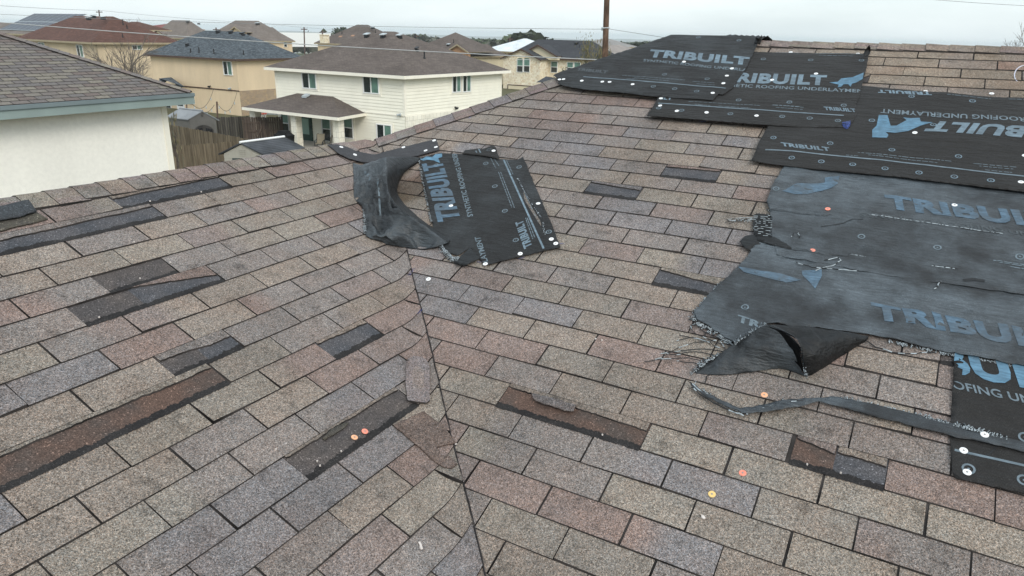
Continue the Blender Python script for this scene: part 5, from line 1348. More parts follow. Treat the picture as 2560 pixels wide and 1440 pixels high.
    mb = MB(); mb.box(o + n * 0.0 + dirY * -0.02, dirY * 0.13, n * 0.02, (0, 0, z - 0.2 + 6.5)); mb.box(o + dirY * -0.02, dirY * 0.02, -n * 0.13, (0, 0, z - 0.2 + 6.5)); mb.build('corner_board', ['cream_trim'], H)
near_house()

# --- the cream two storey house with a covered patio
H6 = House('cream lap sided two storey house with a covered patio on stone columns', (1012, 190), -1.5, 660, 1277, rot=-3.0, roofm='brown_roof', wallm='cream_paint', trim='cream_trim', ov=0.5, apex=79)
H = H6; Lf, Lr = H.la - 2 * H.ov, H.lb - 2 * H.ov
zb = H.hit('f', 990, 287)[1]
siding(H, 'f', zb, H.z - 0.2, Lf, 'cream_paint'); siding(H, 'r', zb + 0.02, H.z - 0.2, Lr, 'cream_paint'); siding(H, 'f', H.g, zb - 0.06, Lf, 'cream_paint')
for f, L in (('f', Lf), ('r', Lr)): vbox(H, f, -0.02, L, zb - 0.06, zb + 0.02, 0, 0.05, 'cream_trim', 'band_board')
vbox(H, 'r', 0, Lr, H.g, zb - 0.06, 0, 0.07, 'white_stone', 'stone_base')
for f, L in (('f', Lf), ('r', Lr)):
    vbox(H, f, -0.03, 0.12, zb, H.z - 0.18, 0.0, 0.045, 'cream_trim', 'corner_board'); vbox(H, f, L - 0.12, L, zb if f == 'r' else H.g, H.z - 0.18, 0, 0.045, 'cream_trim', 'corner_board')
for b in ((757, 183, 792, 221), (910, 192, 948, 233), (944, 311, 980, 352)): H.window('f', b, casing='cream_trim')
H.window('r', (1130, 190, 1149, 228), casing='cream_trim'); H.window('r', (1156, 189, 1174, 227), casing='cream_trim')
H.vent(917, 93); H.vent(958, 94); H.vent(999, 95); H.pipe(1061, 146, 0.5); H.pipe(1038, 95, 0.3); H.vent(1042, 128, 'dark_vent', 0.18)
# patio roof
zc = -4.05; pc = onZ(845, 294, zc)
pw = H6.plane('f'); dpt = (pc - pw[0]).dot(pw[2]); u_c = (pc - pw[0]).dot(pw[1])
v = at(605, 268, 50); q = ray(605, 268); o_ = pw[0] + pw[2] * dpt; t = (o_ - CAM).dot(pw[2]) / q.dot(pw[2]); ql = CAM + q * t; u_l = (ql - pw[0]).dot(pw[1])
def PW(u, k, z_): q = pw[0] + pw[1] * u + pw[2] * k; return Vector((q.x, q.y, z_))
u1_, zt1 = H6.hit('f', 834, 241); u2_, zt2 = H6.hit('f', 743, 234); zt = (zt1 + zt2) / 2
u3_, z3 = H6.hit('f', 914, 284)
E0, E1, E2, E3 = PW(u_c, dpt, zc), PW(u_l, dpt, zc), PW(u_l, 0.03, zc), PW(u3_, 0.03, zc)
E0b = PW(u3_, dpt, zc)
T1, T2 = PW(u1_, 0.03, zt), PW(u2_, 0.03, zt)
pr = H6.roof_faces('patio_roof', [(E0, E1, T2, T1), (E1, E2, T2), (E0, T1, E3)], 'brown_roof', H6.o)
mb = MB()
for p, q in ((E0, E1), (E1, E2), (E3, E0)):
    d = (q - p).normalized(); n = Vector((d.y, -d.x, 0)); n = n if n.dot((p + q) / 2 - (E0 + E2) / 2) > 0 else -n
    mb.box(p - n * 0.03 - Vector((0, 0, 0.19)), q - p, n * 0.06, (0, 0, 0.185))
mb.build('fascia', ['cream_trim'], pr)
mb = MB(); mb.face([e - Vector((0, 0, 0.15)) for e in (E0, E1, E2, E3)]); mb.build('soffit', ['soffit'], pr)
mb = MB(); q = at(765, 244, 47); r = ray(765, 244); n = (E1 - E0).cross(T1 - E0).normalized(); t = (E0 - CAM).dot(n) / r.dot(n); q = CAM + r * t; mb.box(q + Vector((-.2, -.2, 0)), (0.4, 0, 0), (0, 0.4, 0.14), (0, 0, 0.12)); mb.build('roof_vent', ['vent'], pr)
for x0, x1 in ((625, 638), (727, 740), (832, 846)):
    k = dpt - 0.45
    o_ = pw[0] + pw[2] * k; o_.z = zc - 0.8
    def uh(x):
        kk = (x - 1280) / F; vv = o_ - CAM; return (kk * vv.dot(cf) - vv.dot(cr)) / (pw[1].dot(cr) - kk * pw[1].dot(cf))
    ua, ub = sorted((uh(x0), uh(x1)))
    vbox(H6, 'f', ua, ub, H6.g, zc - 0.15, k - (ub - ua), k, 'white_stone', 'stone_column')
vbox(H6, 'f', u3_ - 1.5, u_l + 0.2, H6.g, H6.g + 0.12, 0, dpt + 0.2, 'concrete', 'patio_slab')
for b in ((704, 282, 725, 333), (806, 292, 829, 352), (861, 293, 884, 345)): H6.window('f', b, 'double', casing='cream_trim')
u0, zz1 = H6.hit('f', 780, 291); u1, zz0 = H6.hit('f', 750, 362)
dr = vbox(H6, 'f', u0, u1, H6.g + 0.12, zz1, 0.02, 0.09, 'green_door', 'door'); m_ = (u1 - u0) * 0.2
vbox(H6, 'f', u0 + m_, u1 - m_, H6.g + 0.55, zz1 - 0.18, 0.09, 0.10, 'door_glass', 'door_glass', dr)
vbox(H6, 'f', u0 + 0.07, u0 + 0.11, H6.g + 1.0, H6.g + 1.2, 0.09, 0.14, 'dark_vent', 'handle', dr)
def lamp(Hh, f, x, y, m='dark_vent', s_=0.11):
    u, z_ = Hh.hit(f, x, y); o, d, n = Hh.plane(f); q = o + d * u; q.z = z_; mb = MB()
    mb.lathe(q, n, [(0.06, 0), (0.06, 0.05), (0.03, 0.07), (0.03, 0.1)], 10)
    for sg in (-1, 1): mb.lathe(q + n * 0.09 + d * 0.06 * sg, n + Vector((0, 0, -0.6)) + d * 0.5 * sg, [(0.03, 0), (s_ * 0.7, 0.13), (s_ * 0.75, 0.16)], 10)
    mb.build('floodlight', [m], Hh.o)
lamp(H6, 'f', 1002, 285, 'vent'); lamp(H6, 'r', 1137, 268, 'dark_vent')

# --- tan stucco house with the dark green grey roof
H5 = House('tan stucco two storey house with a dark green grey roof and a brick lower corner', (588, 148), -1.55, 357, 765, rot=-1.5, roofm='slate_roof', wallm='tan_stucco', trim='brown_trim', ov=0.45, apex=79, fascia=0.16)
H = H5; zb5 = H.hit('f', 585, 226)[1]; L = H.la - 0.9
vbox(H, 'f', 0, L, zb5 - 0.06, zb5 + 0.03, 0, 0.06, 'brown_trim', 'band_board')
vbox(H, 'r', 0, H.lb - 0.9, H.g, zb5, 0, 0.05, 'tan_brick', 'brick_base'); vbox(H, 'f', -0.02, 0.16, zb5, H.z - 0.15, 0, 0.03, 'tan_stucco', 'corner_board'); vbox(H, 'r', 0.0, 0.2, zb5, H.z - 0.15, 0, 0.03, 'tan_stucco', 'corner_board')
H.window('f', (559, 154, 582, 187)); H.window('f', (473, 239, 487, 259), 'double'); H.window('f', (414, 243, 429, 270), 'double')
u0, zz1 = H.hit('f', 459, 240); u1, zz0 = H.hit('f', 445, 272)
d5 = vbox(H, 'f', u0, u1, H.g, zz1, 0.02, 0.08, 'white_paint', 'door'); vbox(H, 'f', u0 + 0.15, u1 - 0.15, H.g + 0.3, zz1 - 0.15, 0.08, 0.09, 'screen', 'door_glass', d5)
for p in ((545, 82), (577, 83), (606, 87)): H.vent(*p, 'dark_vent', 0.3, 0.12)
for p, h in (((477, 131), .35), ((498, 131), .45), ((535, 134), .4), ((609, 136), .35)): H.pipe(*p, h)
H.vent(468, 115, 'dark_vent', 0.25); lamp(H5, 'f', 526, 215); lamp(H5, 'f', 577, 220, 'vent')
# its little lower roof
q0, q1, q2 = at(398, 196, 66), at(428, 193, 68), at(462, 217, 64)
H5.roof_faces('porch_roof', [(q0, q1, q2), (q1, q0, at(398, 220, 64)), (q1, q2, at(440, 222, 70))], 'slate_roof', H5.o)
# string lights across its back wall
def string_light(label, pts, sag):
    Q = []
    for i in range(len(pts) - 1):
        a, b = pts[i], pts[i + 1]
        for k in range(12): t = k / 12; p = a.lerp(b, t); p = p - Vector((0, 0, sag * 4 * t * (1 - t))); Q.append(p)
    Q.append(pts[-1]); mb = MB(); mb.tube(Q, 0.018, 4); o = mb.build('string_light', ['dark_vent'])
    tag(o, label, 'string light', 'string lights behind the tan house')
    mb = MB()
    for i in range(2, len(Q), 3): mb.lathe(Q[i], (0, 0, -1), [(0.02, 0), (0.03, 0.12), (0.055, 0.2), (0.02, 0.28)], 6)
    mb.build('bulbs', ['vent'], o)
string_light('string of bulbs hanging from the wall corner to the short post', [at(592, 231, 61), at(542, 256, 60)], 1.1)
string_light('string of bulbs hanging left of the short post', [at(534, 222, 62), at(480, 260, 61)], 0.9)
string_light('low string of bulbs just above the grey gabled shed', [at(536, 262, 61), at(487, 272, 60)], 0.5)
mb = MB(); b_ = at(542, 300, 58); mb.tube([b_ - Vector((0, 0, 1)), at(542, 254, 58)], 0.07, 6); tag(mb.build('light_post', ['brown_trim']), 'short wooden post holding the string lights beside the grey shed', 'post')
mb = MB(); mb.tube([at(467, 272, 60), at(466, 240, 60)], 0.06, 6); tag(mb.build('light_post', ['brown_trim']), 'thin dark post beside the back door of the tan stucco house', 'post')

# --- red brown roofed house
H2 = House('long tan house with a red brown hip roof and a downspout at its corner', (231, 106), -0.75, 35, 458, rot=-6.0, roofm='red_roof', wallm='sand_stucco', trim='tan_trim', ov=0.5, apex=41)
H = H2
for b in ((97, 107, 113, 119),): H.window('f', b)
H.window('f', (192, 113, 211, 142)); H.window('r', (330, 114, 354, 123))
for p in ((222, 48), (234, 43), (258, 47)): H.vent(*p, 'vent', 0.4, 0.16)
H.pipe(308, 62, 0.6); H.pipe(318, 71, 0.4); H.pipe(307, 93, 0.4)
mb = MB(); u, z_ = H.hit('r', 232, 112); o, d, n = H.plane('r'); q = o + d * 0.05 + n * 0.08; mb.tube([Vector((q.x, q.y, H.z - 0.15)), Vector((q.x, q.y, H.z - 0.7)) - n * 0.02, Vector((q.x, q.y, -6.4))], 0.06, 6); mb.build('downspout', ['tan_trim'], H.o)
q = at(322, 74, 110); H2.hip(q, H2.a, H2.b, 9.0, 7.0, q.z, 0.34, 'red_roof', 'tan_trim', 0.15, name='rear_roof')

# --- solar roofed house at the far left
H1_ = House('grey roofed house at the far left edge with a row of solar panels', (178, 90), -0.2, -230, 300, rot=-4.0, roofm='taupe_roof', wallm='sand_stucco', trim='tan_trim', pitch=0.45, dist=95)
mb = MB(); mp = MB(); pit = H1_.pitch
for i in range(9):
    for j in range(2):
        u = 7.0 + i * 1.75 + j * 0.0; v_ = 0.8 + j * 2.7
        q = H1_.c + H1_.a * u + H1_.b * v_; q.z = H1_.z + v_ * pit + 0.10
        w3 = (H1_.b + Vector((0, 0, pit)))
        mb.box(q, H1_.a * 1.68, w3 * 2.6, (0, 0, 0.05))
        mp.box(q + H1_.a * 0.04 + w3 * 0.04 + Vector((0, 0, 0.05)), H1_.a * 1.60, w3 * 2.52, (0, 0, 0.012))
sp_ = mb.build('solar_panels', ['vent'], H1_.o)
mp.build('panel_glass', [plain('solar_glass', (0.07, 0.08, 0.10), 0.5, 0.1, 1, 0.25)], sp_)

def far_house(label, c, dist, xl, xr, rm, wm, apex=None, pitch=0.42, trim='tan_trim', wallh=5.2, name='house', rot=-3, la=None, lb=None):
    p = at(*c, dist); return House(label, c, p.z, xl, xr, rot=rot, apex=apex, ground=p.z - wallh, roofm=rm, wallm=wm, trim=trim, pitch=pitch, dist=dist, ov=0.4, la=la, lb=lb)
H3 = far_house('taupe hip roofed house behind the red brown roof', (466, 96), 150, 372, 542, 'taupe_roof', 'beige_stucco', 51)
H3.vent(469, 55, 'dark_vent', 0.5); H3.vent(497, 60, 'vent', 0.4)
gable(H3, (396, 73), (385, 84), (410, 85), 0.5, 'taupe_roof', 'beige_stucco', -3)
H4 = far_house('grey brown hip roofed house with a small gable, behind the green roof', (640, 102), 118, 505, 738, 'taupe_roof', 'tan_stucco', 52)
gable(H4, (595, 66), (574, 80), (609, 80), 0.6, 'taupe_roof', 'tan_stucco', -2, trim='tan_trim')
H4.vent(644, 60, 'vent', 0.5); H4.window('r', (709, 104, 717, 117), 'double')
H7 = far_house('brown hip roofed house with a chimney behind the cream house', (925, 112), 112, 785, 1030, 'brown_roof', 'tan_stucco', 62)
H7.vent(932, 71, 'vent', 0.45); H7.pipe(855, 84, 0.5); H7.pipe(939, 82, 0.4)
for p in ((853, 93), (884, 91)):
    q = H7.onroof(*p); mb = MB(); w3 = (H7.b + Vector((0, 0, H7.pitch))); mb.box(q + Vector((0, 0, 0.01)), H7.a * 0.7, w3 * 0.35, (0, 0, 0.01)); mb.build('bare_patch', [plain('orange_bare_decking', (0.36, 0.21, 0.13), 0.9, 0.1, 4)], H7.o)
q = at(800, 107, 108); mb = MB(); mb.box(q, (1.0, 0, 0), (0, 1, 0), (0, 0, 1.1)); mb.box(q + Vector((-.08, -.08, 1.1)), (1.16, 0, 0), (0, 1.16, 0), (0, 0, 0.1)); mb.build('chimney', ['limestone'], H7.o)
H8 = far_house('brown hip roofed house with an orange brick gable behind the cream house', (1160, 142), 102, 1000, 1274, 'brown_roof', 'beige_stucco', 81)
gable(H8, (1142, 110), (1118, 126), (1175, 132), 0.3, 'brown_roof', 'orange_brick', -4.5, trim='tan_trim')
H8.pipe(1134, 107, 0.5); H8.vent(1121, 114, 'vent', 0.35)

# --- limestone house with the black roof
H9 = House('limestone house with a black shingle roof, arched upstairs windows and a garage door', (1506, 151), -2.1, 1262, 1560, rot=-3.0, roofm='black_roof', wallm='limestone', trim='brown_trim', ov=0.4, apex=102)
H = H9
gd = 2.6
gable(H, (1310, 121), (1254, 146), (1356, 148), gd, 'black_roof', 'limestone', H.g)
gable(H, (1347, 111), (1298, 138), (1397, 139), 0.9, 'black_roof', 'beige_stucco', -2.3, inset=0.1)
H.window('f', (1379, 154, 1393, 181), 'double'); H.window('f', (1419, 156, 1432, 182), 'double'); H.window('f', (1437, 156, 1450, 182), 'double')
vbox(H, 'f', 0, H.hit('f', 1465, 160)[0], H.g, H.z - 0.2, 0, 0.04, 'beige_stucco', 'stucco_panel')
save = H.plane
def plane_g(face, _s=save):
    o, d, n = _s(face); return (o + n * gd, d, n) if face == 'f' else (o, d, n)
H.plane = plane_g
for b in ((1294, 149, 1307, 180), (1311, 149, 1324, 180)):
    w_ = H.window('f', b, 'double')
    u0, z1 = H.hit('f', b[0], b[1]); u1, _ = H.hit('f', b[2], b[1]); u0, u1 = sorted((u0, u1)); o, d, n = H.plane('f'); mb = MB(); ctr = (u0 + u1) / 2; rr = (u1 - u0) / 2 + 0.04
    pts = [o + d * (ctr + rr * math.cos(t)) + n * 0.05 for t in [math.pi * i / 10 for i in range(11)]]
    for i, p in enumerate(pts): p.z = z1 + 0.02 + rr * 0.45 * math.sin(math.pi * i / 10)
    mb.face(pts); mb.face(pts[::-1]); mb.build('arch_light', ['blind'], w_)
u0, z1 = H.hit('f', 1334, 217); u1, z0 = H.hit('f', 1271, 214)
gdr = vbox(H, 'f', u0, u1, H.g, z1, 0.02, 0.06, 'beige_stucco', 'garage_door')
mb = MB(); o, d, n = H.plane('f')
for (ua, ub, za, zb_) in ((u0 - 0.12, u0, H.g, z1 + 0.12), (u1, u1 + 0.12, H.g, z1 + 0.12), (u0, u1, z1, z1 + 0.12)): v = o + d * ua; mb.box((v.x, v.y, za), d * (ub - ua), (0, 0, zb_ - za), n * 0.09)
mb.build('door_frame', ['brown_trim'], gdr)
H.plane = save
q = at(1338, 207, 66); r = at(1395, 209, 66)
H9.roof_faces('porch_roof', [(at(1340, 206, 66), at(1400, 209, 66), at(1400, 196, 69), at(1365, 191, 69))], 'black_roof', H9.o)
H.vent(1441, 110, 'dark_vent', 0.4)
for p in ((1449, 118), (1466, 131), (1494, 141)): H.pipe(*p, 0.35)
# --- small far roofs
def far_roof_house(label, c, dist, la, lb, col, wallc, pitch=0.35, rot=-3):
    roof_mat(col[0], (col[1], tuple(x * 1.08 for x in col[1])), tuple(x * 0.8 for x in col[1]), contrast=0.04)
    return far_house(label, c, dist, 0, 0, col[0], wallc, None, pitch, wallh=3.2, rot=rot, la=la, lb=lb)
far_roof_house('single storey house with a white metal roof behind the limestone house', (1335, 131), 118, 11, 12, ('white_metal_roof', (0.62, 0.66, 0.68)), 'beige_stucco', 0.38)
far_roof_house('low taupe roofed house just right of the utility pole', (1562, 137), 112, 9, 12, ('pale_taupe_roof', (0.26, 0.23, 0.21)), 'tan_stucco', 0.30)
far_roof_house('distant grey roofed house right of the utility pole below the hills', (1545, 118), 190, 14, 14, ('grey_tan_roof', (0.24, 0.23, 0.22)), 'tan_stucco', 0.32)
far_roof_house('distant house with a dull red roof on the skyline', (408, 72), 210, 16, 14, ('dull_red_roof', (0.20, 0.07, 0.065)), 'beige_stucco', 0.2)
p = at(838, 118, 330); mb = MB(); mb.box(p, (-13, -22, 0), (-8, 6, 0), (0, 0, 6.0))
wh = thing('warehouse', p, 'long low white warehouse between two brown roofs', 'warehouse'); mb.build('wall', ['white_paint'], wh)
mb = MB(); mb.box(p + Vector((0, 0, 6.0)), (-13, -22, 0), (-8, 6, 0), (0, 0, 0.5)); mb.build('roof', ['vent'], wh)

# ------------------------------------------------------------------ garden things
MATS['old_wood'] = None
def wood(name, c1, c2):
    k = NT(name); v = k.P((9, 9, 0.7)); n = k.noise(1.0, 5, v, 0.7); v2 = k.P((2.2, 2.2, 0.1)); n2 = k.noise(3.0, 2, v2)
    c = k.mix(c1, c2, k.ramp(n, [(0.3, 0.0), (0.7, 1.0)])); c = k.mix(c, k.ramp(n2, [(0.35, 0.65), (0.65, 1.15)]), 1.0, 'MULTIPLY'); k.col(c); MATS[name] = k.done(0.9, 0.1)
wood('old_wood', (0.20, 0.162, 0.112), (0.085, 0.068, 0.048)); wood('grey_wood', (0.085, 0.078, 0.07), (0.038, 0.034, 0.031)); wood('pole_wood', (0.15, 0.095, 0.065), (0.06, 0.038, 0.028))
wood('warm_wood', (0.13, 0.10, 0.08), (0.06, 0.048, 0.042))
def fence(label, p0, p1, z_top, hgt, mat, rail=True, seed=1, gap=0.012, pw=0.14, xext=(0, 0)):
    """picket fence whose top runs between two pixels at the height z_top"""
    a, b = onZ(*p0, z_top[0]), onZ(*p1, z_top[1]); d = (b - a); Lh = math.hypot(d.x, d.y); dh = Vector((d.x / Lh, d.y / Lh, 0)); n = Vector((-dh.y, dh.x, 0)); r_ = random.Random(seed)
    if n.dot(CAM - a) > 0: n = -n
    o = thing('fence', (a + b) / 2 - Vector((0, 0, hgt)), label, 'fence', 'wooden picket fences'); t = -xext[0]; mb = MB()
    while t < Lh + xext[1]:
        w_ = pw * r_.uniform(0.92, 1.05); z = a.z + (b.z - a.z) * t / Lh + r_.uniform(-0.03, 0.03); q = a + dh * t; zb_ = z - hgt; q0 = Vector((q.x, q.y, zb_)) + n * r_.uniform(-0.008, 0.008)
        th = n * 0.018; e = 0.03
        prof = [(0, 0), (w_, 0), (w_, hgt - e), (w_ - e, hgt), (e, hgt), (0, hgt - e)]
        f0 = [q0 + dh * x + Vector((0, 0, y)) for x, y in prof]; f1 = [v + th for v in f0]
        mb.face(f0 if (f0[1] - f0[0]).cross(f0[2] - f0[0]).dot(-n) > 0 else f0[::-1]); mb.face(f1)
        for i in range(6): mb.face([f0[i], f0[(i + 1) % 6], f1[(i + 1) % 6], f1[i]])
        t += w_ + gap * r_.uniform(0.5, 1.6)
    mb.build('pickets', [mat], o)
    if rail:
        mb = MB()
        for zz in (0.25, hgt / 2, hgt - 0.35):
            q = a - dh * xext[0]; mb.box(Vector((q.x, q.y, a.z - hgt + zz)) - n * 0.045, dh * (Lh + sum(xext)) + Vector((0, 0, b.z - a.z)), (0, 0, 0.09), n * 0.04)
        mb.build('rails', [mat], o)
    return o
fence('weathered picket fence falling away behind the rear shed towards the patio', (422, 311), (616, 347), (-4.75, -4.95), 1.8, 'old_wood', False, 2, xext=(3, 1))
fence('nearer tall weathered picket fence just left of the beige plastic shed', (428, 365), (606, 352), (-4.2, -4.2), 1.9, 'old_wood', False, 3, xext=(2, 0.2), pw=0.13)
fence('dark stained picket fence between the grey gabled shed and the gate', (540, 293), (607, 291), (-4.7, -4.7), 1.8, 'grey_wood', False, 4, xext=(0.3, 0.5))
# gate panel with rails and a diagonal brace
a, b = onZ(604, 293, -4.7), onZ(702, 291, -4.7); g_ = thing('gate', (a + b) / 2 - Vector((0, 0, 1.8)), 'wooden gate with rails and a diagonal brace behind the patio columns', 'gate')
d = (b - a); L = d.length; dh = d / L; n = Vector((-dh.y, dh.x, 0)); n = -n if n.dot(CAM - a) < 0 else n; mb = MB(); t = 0
while t < L: mb.box(a + dh * t - Vector((0, 0, 1.8)), dh * 0.135, n * 0.02, (0, 0, 1.78 + rnd.uniform(-.03, .03))); t += 0.15
mb.build('boards', ['warm_wood'], g_); mb = MB()
for zz in (-0.45, -1.0, -1.65): mb.box(a + Vector((0, 0, zz)) + n * 0.02, dh * L, n * 0.04, (0, 0, 0.11))
for t in (0.0, L * 0.5, L * 0.62, L - 0.1): mb.box(a + dh * t - Vector((0, 0, 1.8)) + n * 0.05, dh * 0.1, n * 0.05, (0, 0, 1.6))
mb.build('rails', ['warm_wood'], g_); mb = MB(); mb.box(a + dh * (L * 0.3) + Vector((0, 0, -1.6)) + n * 0.06, dh * (L * 0.19) + Vector((0, 0, 1.1)), n * 0.04, dh * 0.09); mb.build('brace', ['warm_wood'], g_)

def shed(label, apex, el, er, back_apex, zg, depth_dist, wallm, roofm, capm, name='shed'):
    """gabled shed from the pixels of its front gable and the far end of its ridge"""
    A = at(*apex, depth_dist); L_, R2_ = at(*el, depth_dist), at(*er, depth_dist)
    ze = (L_.z + R2_.z) / 2; L_.z = R2_.z = ze; mid = (L_ + R2_) / 2; A.x, A.y = mid.x, mid.y
    r = ray(*back_apex); t = (A.z - CAM.z) / r.z; B = CAM + r * t; dv = B - A; dv.z = 0
    o = thing(name, (mid.x, mid.y, zg), label, 'shed'); d = (R2_ - L_).normalized(); n = dv.normalized()
    def roofhalf(e, nm):
        mb = MB(); ov = (e - mid).normalized() * 0.12; sl = (A.z - ze) / (e - mid).length; e2 = e + ov - Vector((0, 0, sl * 0.12)); th = Vector((0, 0, 0.06))
        rows = 9
        for i in range(rows):
            p, q = A.lerp(e2, i / rows), A.lerp(e2, (i + 1) / rows); f = -n * 0.1
            mb.box(p + f + Vector((0, 0, -0.012)), (q - p) + Vector((0, 0, 0.012)), dv + n * 0.2, th)
        return mb.build(nm, [roofm], o)
    roofhalf(L_, 'roof_panel'); roofhalf(R2_, 'roof_panel')
    mb = MB(); mb.tube([A - n * 0.12 + Vector((0, 0, 0.06)), A + dv + n * 0.1 + Vector((0, 0, 0.06))], 0.06, 6); mb.build('ridge_cap', [capm], o)
    mb = MB(); i_ = d * 0.06
    pts = [Vector((L_.x, L_.y, zg)) + i_, Vector((R2_.x, R2_.y, zg)) - i_, R2_ - i_, A - Vector((0, 0, 0.03)), L_ + i_]
    mb.face(pts if (pts[1] - pts[0]).cross(pts[2] - pts[0]).dot(-n) > 0 else pts[::-1]); bk = [p + dv for p in pts]; mb.face(bk)
    for k in range(5): mb.face([pts[k], pts[(k + 1) % 5], bk[(k + 1) % 5], bk[k]])
    # board grooves standing proud
    zz = zg
    while zz < ze - 0.1:
        mb.box(Vector((L_.x, L_.y, zz)) + i_ - n * 0.015, (R2_ - L_) - i_ * 2, (0, 0, 0.14), n * 0.012); zz += 0.17
    mb.build('wall', [wallm], o)
    return o, A, L_, R2_, d, n, dv, ze
MATS['beige_plastic'] = plain('beige_grey_plastic', (0.36, 0.345, 0.30), 0.6, 0.06, 2)
MATS['grey_plastic'] = plain('taupe_grey_plastic', (0.13, 0.125, 0.115), 0.6, 0.08, 2)
MATS['dark_roof_plastic'] = plain('dark_grey_plastic_roof', (0.062, 0.066, 0.075), 0.5, 0.35, 1.1)
MATS['light_roof_plastic'] = plain('light_grey_plastic_roof', (0.27, 0.285, 0.30), 0.5, 0.12, 1.5)
o, A, L_, R2_, d, n, dv, ze = shed('beige plastic garden shed with a dark roof and a white ridge cap', (604, 357), (556, 378), (660, 392), (707, 345), -6.5, 33, 'beige_plastic', 'dark_roof_plastic', 'white_paint')
mb = MB()
for i in range(4): mb.box(A + Vector((0, 0, -0.32 - i * 0.09)) - d * 0.17 - n * 0.03, d * 0.30, (0, 0, 0.05), n * 0.03)
mb.build('louvre_vent', ['beige_plastic'], o)
q = L_ + d * (0.45 * 1) + Vector((0, 0, -0.62)); mb = MB(); mb.box(q - n * 0.03, d * 1.15, (0, 0, 0.42), n * 0.02); mb.build('window', ['screen'], o)
for i in range(4): 
    mb = MB(); mb.box(A + d * (-0.72 + i * 0.36) + Vector((0, 0, -1.0)) - n * 0.02, d * 0.03, (0, 0, 0.9 - abs(-0.72 + i * 0.36) * 0.5), n * 0.02); mb.build('batten', ['beige_plastic'], o)
o, A, L_, R2_, d, n, dv, ze = shed('dark grey gabled shed with arched double doors before the tan house', (505, 278), (471, 300), (541, 297), (452, 273), -6.5, 48, 'grey_plastic', 'light_roof_plastic', 'light_roof_plastic')
mid = (L_ + R2_) / 2
for sg in (-1, 1):
    mb = MB(); w_ = 0.62; pts = []
    x0 = 0.02 * sg
    prof = [(0.02, 0), (w_, 0), (w_, 1.25), (w_ * 0.7, 1.42), (w_ * 0.35, 1.5), (0.02, 1.53)]
    f = [mid + d * (x * sg) + n * -0.06 + Vector((0, 0, -1.9 + z_)) for x, z_ in prof]; g2 = [v + n * 0.05 for v in f]
    mb.face(f); mb.face(f[::-1])
    for k in range(6): mb.face([f[k], f[(k + 1) % 6], g2[(k + 1) % 6], g2[k]])
    dr = mb.build('door', [plain('shed_door_plastic', (0.085, 0.08, 0.074), 0.6, 0.05, 2)], o)
    mb = MB()
    for k in range(4): mb.box(mid + d * (sg * (0.12 + k * 0.11)) + n * -0.085 + Vector((0, 0, -0.95)), d * (0.075 * sg), (0, 0, 0.38 - 0.02 * k), n * 0.03)
    mb.build('window', ['black'], dr)
mb = MB(); mb.lathe(mid + Vector((0, 0, (A.z - mid.z) * 0.62)) - n * 0.03, -n, [(0.13, 0), (0.13, 0.03), (0.1, 0.04)], 12); mb.build('round_vent', [plain('shed_door_plastic', (0.085, 0.08, 0.074), 0.6)], o)
# grill under its cover, chairs, basketball hoop
def patio_pt(x, y): return onZ(x, y, -6.38)
q = at(712, 352, 46.5); mb = MB(); rr = random.Random(4)
prof = [(-0.75, 0.0), (-0.7, 0.75), (-0.78, 0.95), (-0.5, 1.08), (-0.35, 1.22), (0.35, 1.22), (0.5, 1.08), (0.72, 0.95), (0.66, 0.7), (0.6, 0.0)]
X = Vector((0.93, 0.05, 0)).normalized(); Y = Vector((0, 1, 0)); base = Vector((q.x, q.y, -6.38)); f0 = []; f1 = []
for x, z_ in prof: f0.append(base + X * x * 0.78 + Vector((0, 0, z_)) - Y * 0.32 * (1 if z_ < 1 else 0.7)); f1.append(base + X * x * 0.78 + Vector((0, 0, z_)) + Y * 0.32 * (1 if z_ < 1 else 0.7))
mb.face(f0); mb.face(f1[::-1])
for i in range(len(prof)): j = (i + 1) % len(prof); mb.face([f0[i], f1[i], f1[j], f0[j]])
mb.box(base + X * -0.5 + Vector((0, -0.2, -0.1)), X * 0.06, (0, 0.05, 0), (0, 0, 0.3)); mb.box(base + X * 0.45 + Vector((0, -0.2, -0.1)), X * 0.06, (0, 0.05, 0), (0, 0, 0.3))
tag(mb.build('covered_grill', ['black']), 'barbecue grill under a black cover beside the patio column', 'grill')
def patio_chair(x, y, dist, label, rot):
    q = at(x, y, dist); b0 = Vector((q.x, q.y, -6.38)); c_, s_ = math.cos(rot), math.sin(rot)
    def V(a, b, z): return b0 + Vector((a * c_ - b * s_, a * s_ + b * c_, z))
    o = thing('patio_chair', b0, label, 'chair', 'chairs on the patio')
    for sx in (-0.27, 0.27):
        mb = MB(); mb.tube([V(sx, -0.28, 0), V(sx, -0.3, 0.55), V(sx, -0.22, 0.62), V(sx, 0.2, 0.62), V(sx, 0.3, 0.95), V(sx * 0.6, 0.33, 1.02)], 0.022, 6); mb.build('side_frame', ['dark_vent'], o)
        mb = MB(); mb.tube([V(sx, 0.25, 0), V(sx, 0.18, 0.42), V(sx, 0.22, 0.62)], 0.022, 6); mb.build('leg', ['dark_vent'], o)
    mb = MB(); mb.box(V(-0.26, -0.27, 0.40), V(0.26, -0.27, 0.40) - V(-0.26, -0.27, 0.40), V(-0.26, 0.22, 0.38) - V(-0.26, -0.27, 0.40), (0, 0, 0.03)); mb.build('seat', [plain('tan_sling', (0.30, 0.26, 0.19), 0.8)], o)
    mb = MB(); mb.box(V(-0.26, 0.2, 0.42), V(0.26, 0.2, 0.42) - V(-0.26, 0.2, 0.42), V(-0.26, 0.32, 1.0) - V(-0.26, 0.2, 0.42), V(0, -0.03, 0) - V(0, 0, 0)); mb.build('backrest', [plain('tan_sling', (0.30, 0.26, 0.19), 0.8)], o)
patio_chair(800, 352, 46.8, 'dark framed patio chair beside the green door, the left one', 0.5)
